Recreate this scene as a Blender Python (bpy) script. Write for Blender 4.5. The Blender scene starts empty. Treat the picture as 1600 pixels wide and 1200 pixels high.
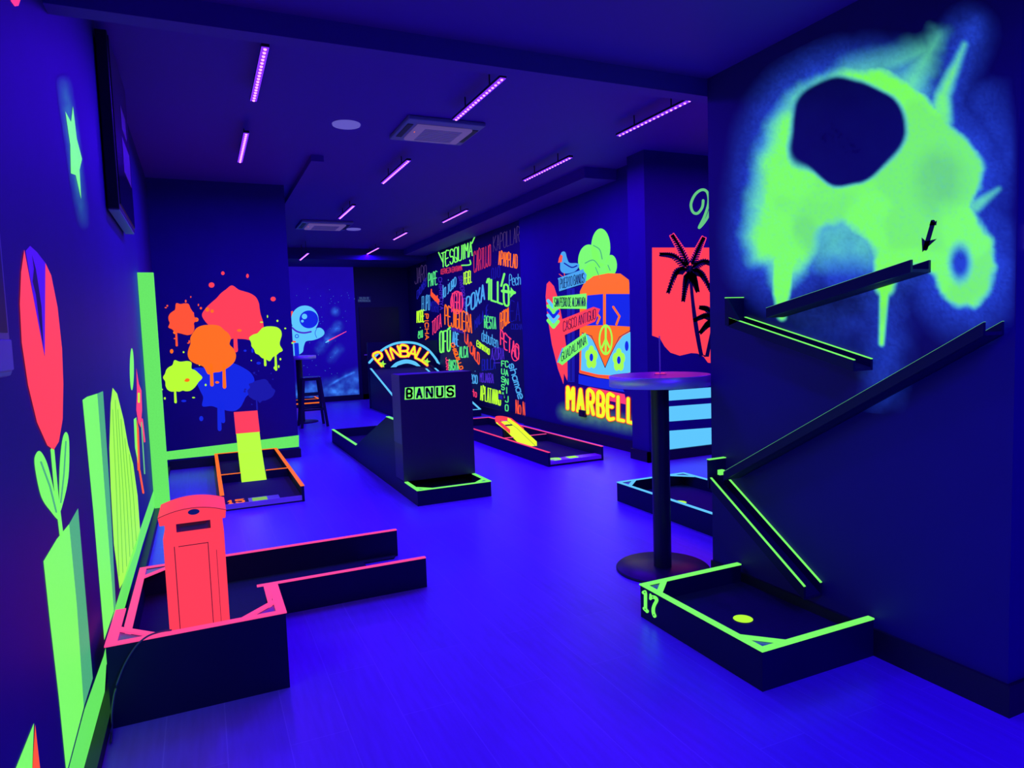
import bpy, math, random
import numpy as np
from mathutils import Matrix, Vector
from mathutils.geometry import tessellate_polygon
random.seed(4)
SC = bpy.context.scene
COL = SC.collection

# ------------------------------------------------------------------ camera
YAW, PITCH, ROLL, FOC, EYE = math.radians(24.38855), math.radians(4.29747), math.radians(-1.93021), 1067.065, 1.40
cy, sy, cp, sp, cr, sr = math.cos(YAW), math.sin(YAW), math.cos(PITCH), math.sin(PITCH), math.cos(ROLL), math.sin(ROLL)
CF = np.array([sy*cp, cy*cp, -sp]); _r = np.array([cy, -sy, 0.0]); _u = np.cross(_r, CF)
CR = cr*_r + sr*_u; CU = -sr*_r + cr*_u
CAM = np.array([0.0, 0.0, EYE])
cam = bpy.data.cameras.new('camera'); camo = bpy.data.objects.new('camera', cam); COL.objects.link(camo)
cam.sensor_width = 36.0; cam.lens = FOC/1600*36.0; cam.clip_start = 0.05
camo.matrix_world = Matrix(((CR[0], CU[0], -CF[0], 0), (CR[1], CU[1], -CF[1], 0), (CR[2], CU[2], -CF[2], EYE), (0, 0, 0, 1)))
SC.camera = camo

# ------------------------------------------------------------------ colour management, world
SC.view_settings.view_transform = 'Standard'; SC.view_settings.look = 'None'
SC.view_settings.exposure = 0.0; SC.view_settings.gamma = 1.0; SC.view_settings.use_curve_mapping = False
wd = bpy.data.worlds.new('world'); SC.world = wd; wd.use_nodes = True
wd.node_tree.nodes['Background'].inputs[0].default_value = (0.012, 0.0, 0.25, 1)
wd.node_tree.nodes['Background'].inputs[1].default_value = 0.15
UV = (0.045, 0.001, 1.0)          # colour of the ultraviolet light bars
BAR_W = 41.0                      # power of one light bar
NEAR_W = 40.0

# room measures (metres)
XL, XR = -0.425, 2.5              # left wall, right spray wall
ZC, ZN, ZB = 3.2, 2.69, 2.60      # ceiling, near ceiling, beam bottom
YW0, YW1 = 1.395, 2.91            # right spray wall from / to
XG, XV = 4.465, 4.40              # graffiti wall, van wall
YM, YP, YF = 8.45, 5.85, 15.5     # left end wall, palm wall, far wall

def ray(px, py): return CF + CR*((px-800)/FOC) - CU*((py-600)/FOC)
def on(px, py, ax, val):
    d = ray(px, py); return CAM + d*((val-CAM[ax])/d[ax])
def s2l(c): c /= 255.0; return c/12.92 if c <= 0.04045 else ((c+0.055)/1.055)**2.4
def lin(r, g, b): return (s2l(r), s2l(g), s2l(b), 1.0)

# ------------------------------------------------------------------ materials
MATS = {}
def mat(name, base, rough=0.5, metal=0.0, spec=0.5, noise=0.0, nscale=8.0, bump=0.0):
    m = bpy.data.materials.new(name); m.use_nodes = True; nt = m.node_tree; b = nt.nodes['Principled BSDF']
    b.inputs['Base Color'].default_value = (*base, 1); b.inputs['Roughness'].default_value = rough
    b.inputs['Metallic'].default_value = metal; b.inputs['Specular IOR Level'].default_value = spec
    if noise or bump:
        tc = nt.nodes.new('ShaderNodeTexCoord'); n = nt.nodes.new('ShaderNodeTexNoise'); n.inputs['Scale'].default_value = nscale
        n.inputs['Detail'].default_value = 6
        nt.links.new(tc.outputs['Object'], n.inputs['Vector'])
        if noise:
            r = nt.nodes.new('ShaderNodeMix'); r.data_type = 'RGBA'
            r.inputs[6].default_value = (*[c*(1-noise) for c in base], 1); r.inputs[7].default_value = (*[min(1, c*(1+noise)) for c in base], 1)
            nt.links.new(n.outputs['Fac'], r.inputs[0]); nt.links.new(r.outputs[2], b.inputs['Base Color'])
        if bump:
            bp = nt.nodes.new('ShaderNodeBump'); bp.inputs['Strength'].default_value = bump; bp.inputs['Distance'].default_value = 0.01
            nt.links.new(n.outputs['Fac'], bp.inputs['Height']); nt.links.new(bp.outputs['Normal'], b.inputs['Normal'])
    MATS[name] = m; return m
def glow(name, rgb, k=1.0, grain=0.0):
    """fluorescent paint: gives off its own colour under the ultraviolet bars"""
    m = bpy.data.materials.new(name); m.use_nodes = True; nt = m.node_tree; b = nt.nodes['Principled BSDF']
    c = lin(*rgb)
    b.inputs['Base Color'].default_value = (c[0]*.15, c[1]*.15, c[2]*.05, 1); b.inputs['Roughness'].default_value = 0.6
    b.inputs['Specular IOR Level'].default_value = 0.15
    b.inputs['Emission Color'].default_value = c; b.inputs['Emission Strength'].default_value = k
    if grain:
        tc = nt.nodes.new('ShaderNodeTexCoord'); n = nt.nodes.new('ShaderNodeTexNoise'); n.inputs['Scale'].default_value = 90
        n.inputs['Detail'].default_value = 4
        r = nt.nodes.new('ShaderNodeMix'); r.data_type = 'RGBA'
        r.inputs[6].default_value = (*[x*(1-grain) for x in c[:3]], 1); r.inputs[7].default_value = (*[x*(1+grain*.6) for x in c[:3]], 1)
        nt.links.new(tc.outputs['Object'], n.inputs['Vector']); nt.links.new(n.outputs['Fac'], r.inputs[0])
        nt.links.new(r.outputs[2], b.inputs['Emission Color'])
    MATS[name] = m; return m
WALL = mat('wall_paint', (.036, .009, .18), .6, spec=.3, noise=.12, nscale=3, bump=.12)
CEIL = mat('ceiling_paint', (.12, .010, .34), .7)
BASE = mat('baseboard_black', (.02, .02, .03), .5)
BOARD = mat('course_board', (.010, .004, .055), .45, spec=.2, noise=.15, nscale=5)
TURF = mat('playing_felt', (.016, .006, .06), .9, noise=.25, nscale=60)
BLACK = mat('black_paint', (.012, .012, .02), .5)
METAL = mat('dark_metal', (.02, .008, .04), .36, spec=.35)
STEEL = mat('brushed_steel', (.95, .9, .9), .45, .6)
PLAST = mat('grey_plastic', (.26, .24, .36), .4)
PALE = mat('pale_plastic', (.42, .40, .50), .45)
WHITE = glow('white_plastic', (105, 95, 205), .8)  # white plastic fluoresces faintly; glow added to brighten rims and plates
WHITEA = glow('appliance_plastic', (92, 72, 150), .9)  # grille plastic with a mild fluorescent glow, put in to brighten it
GREYP = mat('grey_print', (.16, .10, .09), .6)
TABLE = mat('table_top', (.9, .06, .40), .3)
ALU = mat('aluminium_strip', (.8, .3, .75), .35)
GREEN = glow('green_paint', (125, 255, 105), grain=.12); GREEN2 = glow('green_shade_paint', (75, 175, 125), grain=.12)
GBAND = glow('green_band_paint', (105, 235, 100), grain=.12)
LIME = glow('lime_paint', (185, 255, 50)); HILL = glow('yellow_green_paint', (165, 255, 75)); HILLL = glow('hill_line_paint', (110, 200, 60))
YELL = glow('yellow_paint', (232, 255, 45)); PINK = glow('pink_paint', (255, 72, 150)); RED = glow('red_paint', (255, 64, 84))
BOXRED = glow('telephone_red', (255, 62, 88)); HOTP = glow('hot_pink_paint', (255, 60, 120)); ORAN = glow('orange_paint', (255, 112, 25))
ORED = glow('orange_red_paint', (255, 84, 50)); CYAN = glow('cyan_paint', (95, 200, 255)); LBLU = glow('light_blue_paint', (75, 165, 235))
BLUE = glow('blue_paint', (20, 40, 225)); DBLU = glow('deep_blue_paint', (25, 25, 165)); VIOL = glow('violet_paint', (75, 40, 205))
PURP = glow('purple_paint', (72, 18, 235)); DGRY = glow('dim_grey_paint', (70, 50, 110)); GRN3 = glow('mint_paint', (85, 225, 130))
MGRN = glow('muted_green_paint', (100, 190, 130)); DRED = glow('dim_red_paint', (200, 45, 85))
COLR = dict(G=GREEN, C=LBLU, B=BLUE, V=VIOL, D=DBLU, O=ORAN, R=ORED, P=HOTP, Y=LIME, M=GRN3, K=DGRY, X=DRED)
LED = glow('light_bar_diodes', (255, 140, 255), 2.5); LEDV = glow('light_bar_lens', (110, 40, 255), 1.7)
NIGHT = mat('dark_paint', (.02, .02, .06), .6)

def floor_mat():
    m = bpy.data.materials.new('plank_floor'); m.use_nodes = True; nt = m.node_tree; b = nt.nodes['Principled BSDF']; L = nt.links
    tc = nt.nodes.new('ShaderNodeTexCoord'); mp = nt.nodes.new('ShaderNodeMapping'); mp.inputs['Rotation'].default_value = (0, 0, math.pi/2)
    br = nt.nodes.new('ShaderNodeTexBrick'); br.offset = .37
    br.inputs['Scale'].default_value = 1; br.inputs['Brick Width'].default_value = 1.2; br.inputs['Row Height'].default_value = .2
    br.inputs['Mortar Size'].default_value = .0022; br.inputs['Mortar Smooth'].default_value = .3
    br.inputs['Color1'].default_value = (.26, .085, .70, 1); br.inputs['Color2'].default_value = (.29, .095, .74, 1); br.inputs['Mortar'].default_value = (.36, .15, .80, 1)
    L.new(tc.outputs['Object'], mp.inputs['Vector']); L.new(mp.outputs['Vector'], br.inputs['Vector'])
    mp2 = nt.nodes.new('ShaderNodeMapping'); mp2.inputs['Scale'].default_value = (14, 1.2, 1)
    n = nt.nodes.new('ShaderNodeTexNoise'); n.inputs['Scale'].default_value = 3; n.inputs['Detail'].default_value = 6
    L.new(tc.outputs['Object'], mp2.inputs['Vector']); L.new(mp2.outputs['Vector'], n.inputs['Vector'])
    mx = nt.nodes.new('ShaderNodeMix'); mx.data_type = 'RGBA'; mx.blend_type = 'MULTIPLY'; mx.inputs[0].default_value = 1
    rp = nt.nodes.new('ShaderNodeMapRange'); rp.inputs[3].default_value = .8; rp.inputs[4].default_value = 1.15
    L.new(n.outputs['Fac'], rp.inputs[0]); L.new(br.outputs['Color'], mx.inputs[6]); L.new(rp.outputs[0], mx.inputs[7])
    L.new(mx.outputs[2], b.inputs['Base Color']); b.inputs['Roughness'].default_value = .36; b.inputs['Specular IOR Level'].default_value = .4
    return m
FLOOR = floor_mat()
def attr_mat():
    m = bpy.data.materials.new('sprayed_paint'); m.use_nodes = True; nt = m.node_tree; b = nt.nodes['Principled BSDF']
    a = nt.nodes.new('ShaderNodeAttribute'); a.attribute_name = 'paint'
    b.inputs['Base Color'].default_value = (.036, .009, .18, 1); b.inputs['Roughness'].default_value = .6; b.inputs['Specular IOR Level'].default_value = .3
    nt.links.new(a.outputs['Color'], b.inputs['Emission Color']); b.inputs['Emission Strength'].default_value = 1
    return m
SPRAY = attr_mat()

# ------------------------------------------------------------------ mesh builder
class MB:
    def __init__(s): s.v = []; s.f = []; s.mi = []; s.mats = []; s.sm = []
    def face(s, pts, m=0, smooth=False):
        i = len(s.v); s.v += [tuple(p) for p in pts]; s.f.append(tuple(range(i, i+len(pts)))); s.mi.append(m); s.sm.append(smooth)
    def box(s, x0, x1, y0, y1, z0, z1, m=0):
        x0, x1 = sorted((x0, x1)); y0, y1 = sorted((y0, y1)); z0, z1 = sorted((z0, z1))
        i = len(s.v)
        s.v += [(x, y, z) for z in (z0, z1) for y in (y0, y1) for x in (x0, x1)]
        for q in ((0, 2, 3, 1), (4, 5, 7, 6), (0, 1, 5, 4), (2, 6, 7, 3), (0, 4, 6, 2), (1, 3, 7, 5)):
            s.f.append(tuple(i+k for k in q)); s.mi.append(m); s.sm.append(False)
        return s
    def tris(s, pts3, m=0):
        i = len(s.v); s.v += [tuple(p) for p in pts3]
        P = [Vector(p) for p in pts3]
        for t in tessellate_polygon([P]):
            s.f.append(tuple(i+k for k in t)); s.mi.append(m); s.sm.append(False)
    def prism(s, pts3, d, m=0):
        """solid from a planar outline pushed along vector d"""
        n = len(pts3); a = [Vector(p) for p in pts3]; d = Vector(d); b = [p+d for p in a]
        i = len(s.v); s.v += [tuple(p) for p in a+b]
        for t in tessellate_polygon([a]):
            s.f.append(tuple(i+k for k in t)); s.mi.append(m); s.sm.append(False)
            s.f.append(tuple(i+n+k for k in reversed(t))); s.mi.append(m); s.sm.append(False)
        for k in range(n):
            s.f.append((i+k, i+(k+1) % n, i+n+(k+1) % n, i+n+k)); s.mi.append(m); s.sm.append(False)
        return s
    def bar(s, p, q, w, h, m=0):
        """rectangular bar from p to q"""
        p = Vector(p); q = Vector(q); d = (q-p).normalized(); up = Vector((0, 0, 1)) if abs(d.z) < .95 else Vector((1, 0, 0))
        a = d.cross(up).normalized(); b = a.cross(d)
        i = len(s.v)
        for c in (p, q):
            for u, v in ((-1, -1), (1, -1), (1, 1), (-1, 1)): s.v.append(tuple(c+a*(u*w/2)+b*(v*h/2)))
        for f in ((0, 1, 2, 3), (7, 6, 5, 4), (0, 4, 5, 1), (1, 5, 6, 2), (2, 6, 7, 3), (3, 7, 4, 0)):
            s.f.append(tuple(i+k for k in f)); s.mi.append(m); s.sm.append(False)
    def lathe(s, cx, cyy, prof, n=48, m=0):
        i = len(s.v); k = len(prof)
        for a in range(n):
            t = 2*math.pi*a/n
            for r, z in prof: s.v.append((cx+r*math.cos(t), cyy+r*math.sin(t), z))
        for a in range(n):
            b = (a+1) % n
            for j in range(k-1):
                s.f.append((i+a*k+j, i+b*k+j, i+b*k+j+1, i+a*k+j+1)); s.mi.append(m)
                flat = abs(prof[j][1]-prof[j+1][1]) < 1e-6
                s.sm.append(not flat)
        return s
    def tube(s, pts, r, n=8, m=0):
        P = [Vector(p) for p in pts]; i = len(s.v); ref = Vector((0, 0, 1))
        for j, p in enumerate(P):
            d = (P[min(j+1, len(P)-1)]-P[max(j-1, 0)]).normalized()
            a = d.cross(ref if abs(d.dot(ref)) < .95 else Vector((1, 0, 0))).normalized(); b = d.cross(a)
            for k in range(n):
                t = 2*math.pi*k/n; s.v.append(tuple(p+a*(r*math.cos(t))+b*(r*math.sin(t))))
        for j in range(len(P)-1):
            for k in range(n):
                s.f.append((i+j*n+k, i+j*n+(k+1) % n, i+(j+1)*n+(k+1) % n, i+(j+1)*n+k)); s.mi.append(m); s.sm.append(True)
        s.f.append(tuple(i+k for k in range(n))); s.f.append(tuple(i+(len(P)-1)*n+k for k in reversed(range(n)))); s.mi += [m, m]; s.sm += [False, False]
        return s
    def build(s, name, mats, parent=None, bevel=0.0, label=None, root=None):
        me = bpy.data.meshes.new(name); off = np.array((0.0, 0.0, 0.0))
        if parent is not None: off = world_loc(parent)
        elif root is not None: off = np.array(root, float)
        me.from_pydata([tuple(np.array(p)-off) for p in s.v], [], s.f)
        for m in (mats if isinstance(mats, (list, tuple)) else [mats]): me.materials.append(m)
        me.polygons.foreach_set('material_index', s.mi); me.polygons.foreach_set('use_smooth', s.sm)
        me.validate(); me.update()
        o = bpy.data.objects.new(name, me); COL.objects.link(o)
        if parent is not None: o.parent = parent
        elif root is not None: o.location = root
        if bevel:
            import bmesh
            bm = bmesh.new(); bm.from_mesh(me); bmesh.ops.remove_doubles(bm, verts=bm.verts, dist=1e-6)
            bmesh.ops.recalc_face_normals(bm, faces=bm.faces); bm.to_mesh(me); bm.free()
            b = o.modifiers.new('bevel', 'BEVEL'); b.width = bevel; b.segments = 2; b.limit_method = 'ANGLE'
        if label: o['label'] = label
        return o
def world_loc(o):
    p = np.array((0.0, 0.0, 0.0))
    while o is not None: p = p + np.array(o.location); o = o.parent
    return p
def thing(name, loc, label, cat, group=None):
    o = bpy.data.objects.new(name, None); COL.objects.link(o); o.location = loc; o.empty_display_size = .1
    o['label'] = label; o['category'] = cat
    if group: o['group'] = group
    return o
def tag(o, label, cat, group=None):
    o['label'] = label; o['category'] = cat
    if group: o['group'] = group
    return o
def struct(o): o['kind'] = 'structure'; return o
def bx(name, m, parent, *a, bevel=0.0, label=None): return MB().box(*a).build(name, m, parent, bevel, label)

# ------------------------------------------------------------------ the room shell
def room(name, m, *boxes):
    b = MB()
    for q in boxes: b.box(*q)
    return struct(b.build(name, m))
floor = room('floor', FLOOR, (-.6, 7.0, -3.0, 16.2, -.1, 0))
ceiling = room('ceiling', CEIL, (-.6, 7.0, 2.95, 16.2, ZC, ZC+.1))
ceiling2 = room('ceiling_near', CEIL, (-.6, 7.0, -3.0, 2.91, ZN, ZC+.1))
beam = room('trim_1', CEIL, (XL, 7.0, 2.91, 3.0, ZB, ZC))
wall_left = room('wall_left', WALL, (XL-.12, XL, -3.0, YM, 0, ZC))
wall_back = room('wall_rear', WALL, (XL-.12, 7.0, -3.12, -3.0, 0, ZN))
wall_right = room('wall_right', WALL, (XR, 6.9, YW0, YW1, 0, ZN))
wall_side = room('wall_right_near', WALL, (6.9, 7.0, -3.0, YW1, 0, ZN))
wall_end = room('wall_end', WALL, (XL-.12, 1.0, YM, 15.5, 0, ZC))
wall_palm = room('wall_alcove', WALL, (4.2, 6.9, YP, 6.15, 0, ZC))
wall_alc = room('wall_alcove_right', WALL, (6.9, 7.0, YW1, 6.15, 0, ZC))
wall_van = room('wall_right_middle', WALL, (XV, 4.7, 6.15, 8.7, 0, ZC), (4.42, 4.7, 8.7, 9.3, 0, ZC))
wall_graf = room('wall_right_far', NIGHT, (XG, 4.7, 9.3, YF, 0, ZC))
wall_far = room('wall_far', NIGHT, (1.0, 4.7, YF, YF+.12, 0, ZC))
room('trim_2', CEIL, (3.98, 4.465, 6.65, YF, 3.08, ZC))                 # boxed duct under the ceiling
room('trim_3', CEIL, (1.10, 1.22, 7.0, 10.6, 3.14, ZC))                  # trunking on the ceiling
room('trim_4', WALL, (1.0, 4.465, 14.0, YF, 2.98, ZC))                  # drop before the far wall
room('baseboard_left', BASE, (XL, XL+.04, -3.0, YM, 0, .05))
room('baseboard_end', BASE, (XL+.04, 1.02, YM-.02, YM, 0, .10), (1.0, 1.02, YM, 14, 0, .10))
room('baseboard_right', BASE, (XR-.015, XR, YW0-.015, YW1, 0, .115), (XR, 6.9, YW0-.015, YW0, 0, .115), (XR-.015, XR+.3, YW1, YW1+.015, 0, .06))
room('baseboard_right_middle', BASE, (XV-.03, XV, 6.15, 8.7, 0, .13), (4.39, 4.42, 8.7, 9.3, 0, .13))
room('baseboard_right_far', BASE, (XG-.03, XG, 9.3, YF, 0, .13))
room('baseboard_alcove', BASE, (4.17, 6.9, YP-.03, YP, 0, .11), (4.17, 4.2, YP-.03, 6.15, 0, .11))
room('baseboard_far', BASE, (1.7, XG-.03, YF-.03, YF, 0, .12))

# ------------------------------------------------------------------ painting on walls
class Plane:
    """a painted surface: maps photograph directions onto a wall plane"""
    def __init__(s, ax, val, sgn): s.ax, s.val, s.sgn = ax, val, sgn
    def p(s, px, py, k=1): return on(px, py, s.ax, s.val+s.sgn*(.0012*k))
LW = Plane(0, XL, 1); EW = Plane(1, YM, -1); RW = Plane(0, XR, -1); VW = Plane(0, XV, -1); GW = Plane(0, XG, -1)
PW = Plane(1, YP, -1); FW = Plane(1, YF, -1)
def crm(pts, n=6, closed=False):
    P = [np.array(p, float) for p in pts]; N = len(P); out = []
    for i in range(N if closed else N-1):
        g = (lambda k: P[k % N]) if closed else (lambda k: P[min(max(k, 0), N-1)])
        a, b, c, d = g(i-1), g(i), g(i+1), g(i+2)
        for j in range(n):
            t = j/n; out.append(.5*((2*b)+(-a+c)*t+(2*a-5*b+4*c-d)*t*t+(-a+3*b-3*c+d)*t**3))
    if not closed: out.append(P[-1])
    return out
def ell(cx, cyy, rx, ry, n=32, a0=0, a1=2*math.pi):
    return [(cx+rx*math.cos(a0+(a1-a0)*i/n), cyy+ry*math.sin(a0+(a1-a0)*i/n)) for i in range(n)]
class Paint:
    """flat paint shapes that go into one mural part"""
    def __init__(s, plane, xf=None): s.w = plane; s.mb = MB(); s.mats = []; s.xf = xf or (lambda p: p)
    def mi(s, m):
        if m not in s.mats: s.mats.append(m)
        return s.mats.index(m)
    def poly(s, m, pts, k=1, smooth=False):
        if smooth: pts = crm(pts, 5, True)
        s.mb.tris([s.w.p(*s.xf(p), k) for p in pts], s.mi(m)); return s
    def stroke(s, m, pts, w, k=1, smooth=False, w1=None):
        if smooth: pts = crm(pts, 6)
        pts = [np.array(s.xf(p), float) for p in pts]; i = s.mi(m); n = len(pts)
        W = [w/2 if w1 is None else (w+(w1-w)*j/max(1, n-1))/2 for j in range(n)]
        for j in range(n-1):
            a, b = pts[j], pts[j+1]; d = b-a; L = np.hypot(*d)
            if L < 1e-6: continue
            nn = np.array((-d[1], d[0]))/L
            s.mb.face([s.w.p(*q, k) for q in (a+nn*W[j], a-nn*W[j], b-nn*W[j+1], b+nn*W[j+1])], i)
        for j in range(n):
            if W[j] > .15: s.mb.face([s.w.p(*q, k) for q in ell(pts[j][0], pts[j][1], W[j], W[j], 10)], i)
        return s
    def done(s, name, parent, label=None): return s.mb.build(name, s.mats, parent, 0, label)
FONT = {'A': "00 26 40;12 32", 'B': "00 06 36 45 44 33 03;33 42 41 30 00", 'C': "45 36 16 05 01 10 30 41", 'D': "00 06 26 44 42 20 00",
 'E': "46 06 00 40;03 33", 'F': "46 06 00;03 33", 'G': "45 36 16 05 01 10 30 41 43 23", 'H': "00 06;40 46;03 43", 'I': "20 26", 'J': "46 41 30 10 01",
 'K': "00 06;46 03 40", 'L': "06 00 40", 'M': "00 06 23 46 40", 'N': "00 06 40 46", 'O': "10 01 05 16 36 45 41 30 10", 'P': "00 06 36 45 44 33 03",
 'Q': "10 01 05 16 36 45 41 30 10;22 40", 'R': "00 06 36 45 44 33 03;23 40", 'S': "45 36 16 05 04 13 33 42 41 30 10 01", 'T': "06 46;26 20",
 'U': "06 01 10 30 41 46", 'V': "06 20 46", 'W': "06 10 24 30 46", 'X': "00 46;06 40", 'Y': "06 23 46;23 20", 'Z': "06 46 00 40",
 'a': "34 14 03 01 10 30 41;44 40", 'b': "06 00 30 41 43 34 04", 'c': "43 34 14 03 01 10 30 41", 'd': "46 40 10 01 03 14 44", 'e': "02 42 43 34 14 03 01 10 40",
 'g': "44 14 03 02 11 31 44;41 30 10", 'h': "00 06;03 14 34 43 40", 'i': "20 24;26 26", 'j': "24 21 10 00;26 26", 'l': "26 20", 'm': "00 04;03 14 23 20;23 34 43 40",
 'n': "00 04;03 14 34 43 40", 'o': "10 01 03 14 34 43 41 30 10", 'r': "00 04;02 14 34", 's': "43 34 14 03 12 32 41 30 10 01", 't': "26 21 30;04 44", 'u': "04 01 10 30 41 44;44 40",
 '1': "14 26 20;10 30", '5': "46 06 04 34 43 41 30 10 01", '7': "06 46 23 20", '9': "43 13 04 05 16 36 45 42 30 10", '0': "10 01 05 16 36 45 41 30 10"}
def glyphs(txt, gap=1.4):
    x = 0; out = []
    for ch in txt:
        if ch == ' ': x += 3; continue
        thin = ch in 'Iil'
        for st in FONT[ch].split(';'):
            out.append([((int(t[0])-(1.4 if thin else 0)+x), int(t[1])/6.0) for t in st.split()])
        x += (1.2 if thin else 4)+gap
    W = x-gap
    return [[(u/W, v) for u, v in st] for st in out]
def text(P, m, txt, bl, br, h, w, k=1, up=None, h2=None, wob=0.0, gap=1.4):
    """hand lettering along the line bl-br; h is the letter height, w the brush width"""
    bl = np.array(bl, float); br = np.array(br, float); up = np.array(up if up is not None else (0, -1), float); h2 = h if h2 is None else h2
    rng = random.Random(txt)
    for st in glyphs(txt, gap):
        q = []
        for u, v in st:
            p = bl+(br-bl)*u+up*((h+(h2-h)*u)*v)
            if wob: p = p+np.array((rng.uniform(-wob, wob), rng.uniform(-wob, wob)))
            q.append(p)
        if len(q) > 2 and len(q) > 3: q = crm(q, 3)
        P.stroke(m, q, w, k)

# soft spray: a fine grid of paint density on the wall
def vnoise(x, y, seed):
    rng = np.random.RandomState(seed); T = rng.rand(64, 64)
    xi = np.floor(x).astype(int); yi = np.floor(y).astype(int); fx = x-xi; fy = y-yi
    fx = fx*fx*(3-2*fx); fy = fy*fy*(3-2*fy); g = lambda a, b: T[a % 64, b % 64]
    return (g(xi, yi)*(1-fx)+g(xi+1, yi)*fx)*(1-fy)+(g(xi, yi+1)*(1-fx)+g(xi+1, yi+1)*fx)*fy
def fbm(x, y, seed, o=4):
    r = 0; a = .5
    for i in range(o): r = r+a*vnoise(x*2**i, y*2**i, seed+i); a *= .5
    return r/(1-.5**o)
def dseg(X, Y, pts, r0=0, r1=None):
    """distance to a polyline less its (tapering) radius"""
    D = np.full(X.shape, 1e9); n = len(pts)-1
    r1 = r0 if r1 is None else r1
    for i in range(n):
        a = np.array(pts[i], float); d = np.array(pts[i+1], float)-a; L = d@d+1e-9
        t = np.clip(((X-a[0])*d[0]+(Y-a[1])*d[1])/L, 0, 1)
        D = np.minimum(D, np.hypot(X-a[0]-t*d[0], Y-a[1]-t*d[1])-(r0+(r1-r0)*(i+t)/n))
    return D
def dpoly(X, Y, pts):
    D = dseg(X, Y, list(pts)+[pts[0]]); ins = np.zeros(X.shape, bool)
    for i in range(len(pts)):
        (x0, y0), (x1, y1) = pts[i], pts[(i+1) % len(pts)]
        if y0 == y1: continue
        ins ^= ((y0 > Y) != (y1 > Y)) & (X < (x1-x0)*(Y-y0)/(y1-y0)+x0)
    return np.where(ins, -D, D)
def sst(d, soft): t = np.clip(.5-d/(2*soft), 0, 1); return t*t*(3-2*t)
def sprayed(name, plane, parent, a0, a1, z0, z1, step, func, label=None, cut=.004, k=.5):
    """a, z: wall coordinates; func(px, py) gives the paint's own colour"""
    na = int((a1-a0)/step)+1; nz = int((z1-z0)/step)+1
    A, Z = np.meshgrid(np.linspace(a0, a1, na), np.linspace(z0, z1, nz))
    P = np.empty(A.shape+(3,)); P[..., plane.ax] = plane.val+plane.sgn*.0012*k; P[..., 1-plane.ax] = A; P[..., 2] = Z
    V = P-CAM; c = V@CF; px = 800+FOC*(V@CR)/c; py = 600-FOC*(V@CU)/c
    rgb = func(px, py)
    vis = rgb.max(-1) > cut
    keep = vis[:-1, :-1] | vis[1:, :-1] | vis[:-1, 1:] | vis[1:, 1:]
    idx = np.arange(na*nz).reshape(nz, na)
    F = np.stack([idx[:-1, :-1], idx[:-1, 1:], idx[1:, 1:], idx[1:, :-1]], -1)[keep]
    used = np.unique(F); remap = np.zeros(na*nz, int); remap[used] = np.arange(len(used))
    me = bpy.data.meshes.new(name); me.from_pydata([tuple(p) for p in P.reshape(-1, 3)[used]], [], [tuple(f) for f in remap[F]])
    at = me.attributes.new('paint', 'FLOAT_COLOR', 'POINT')
    at.data.foreach_set('color', np.concatenate([rgb.reshape(-1, 3)[used], np.ones((len(used), 1))], 1).astype(np.float32).ravel())
    me.materials.append(SPRAY); o = bpy.data.objects.new(name, me); COL.objects.link(o); o.parent = parent
    if label: o['label'] = label
    return o
LN = lambda *c: np.array(lin(*c)[:3])

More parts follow.
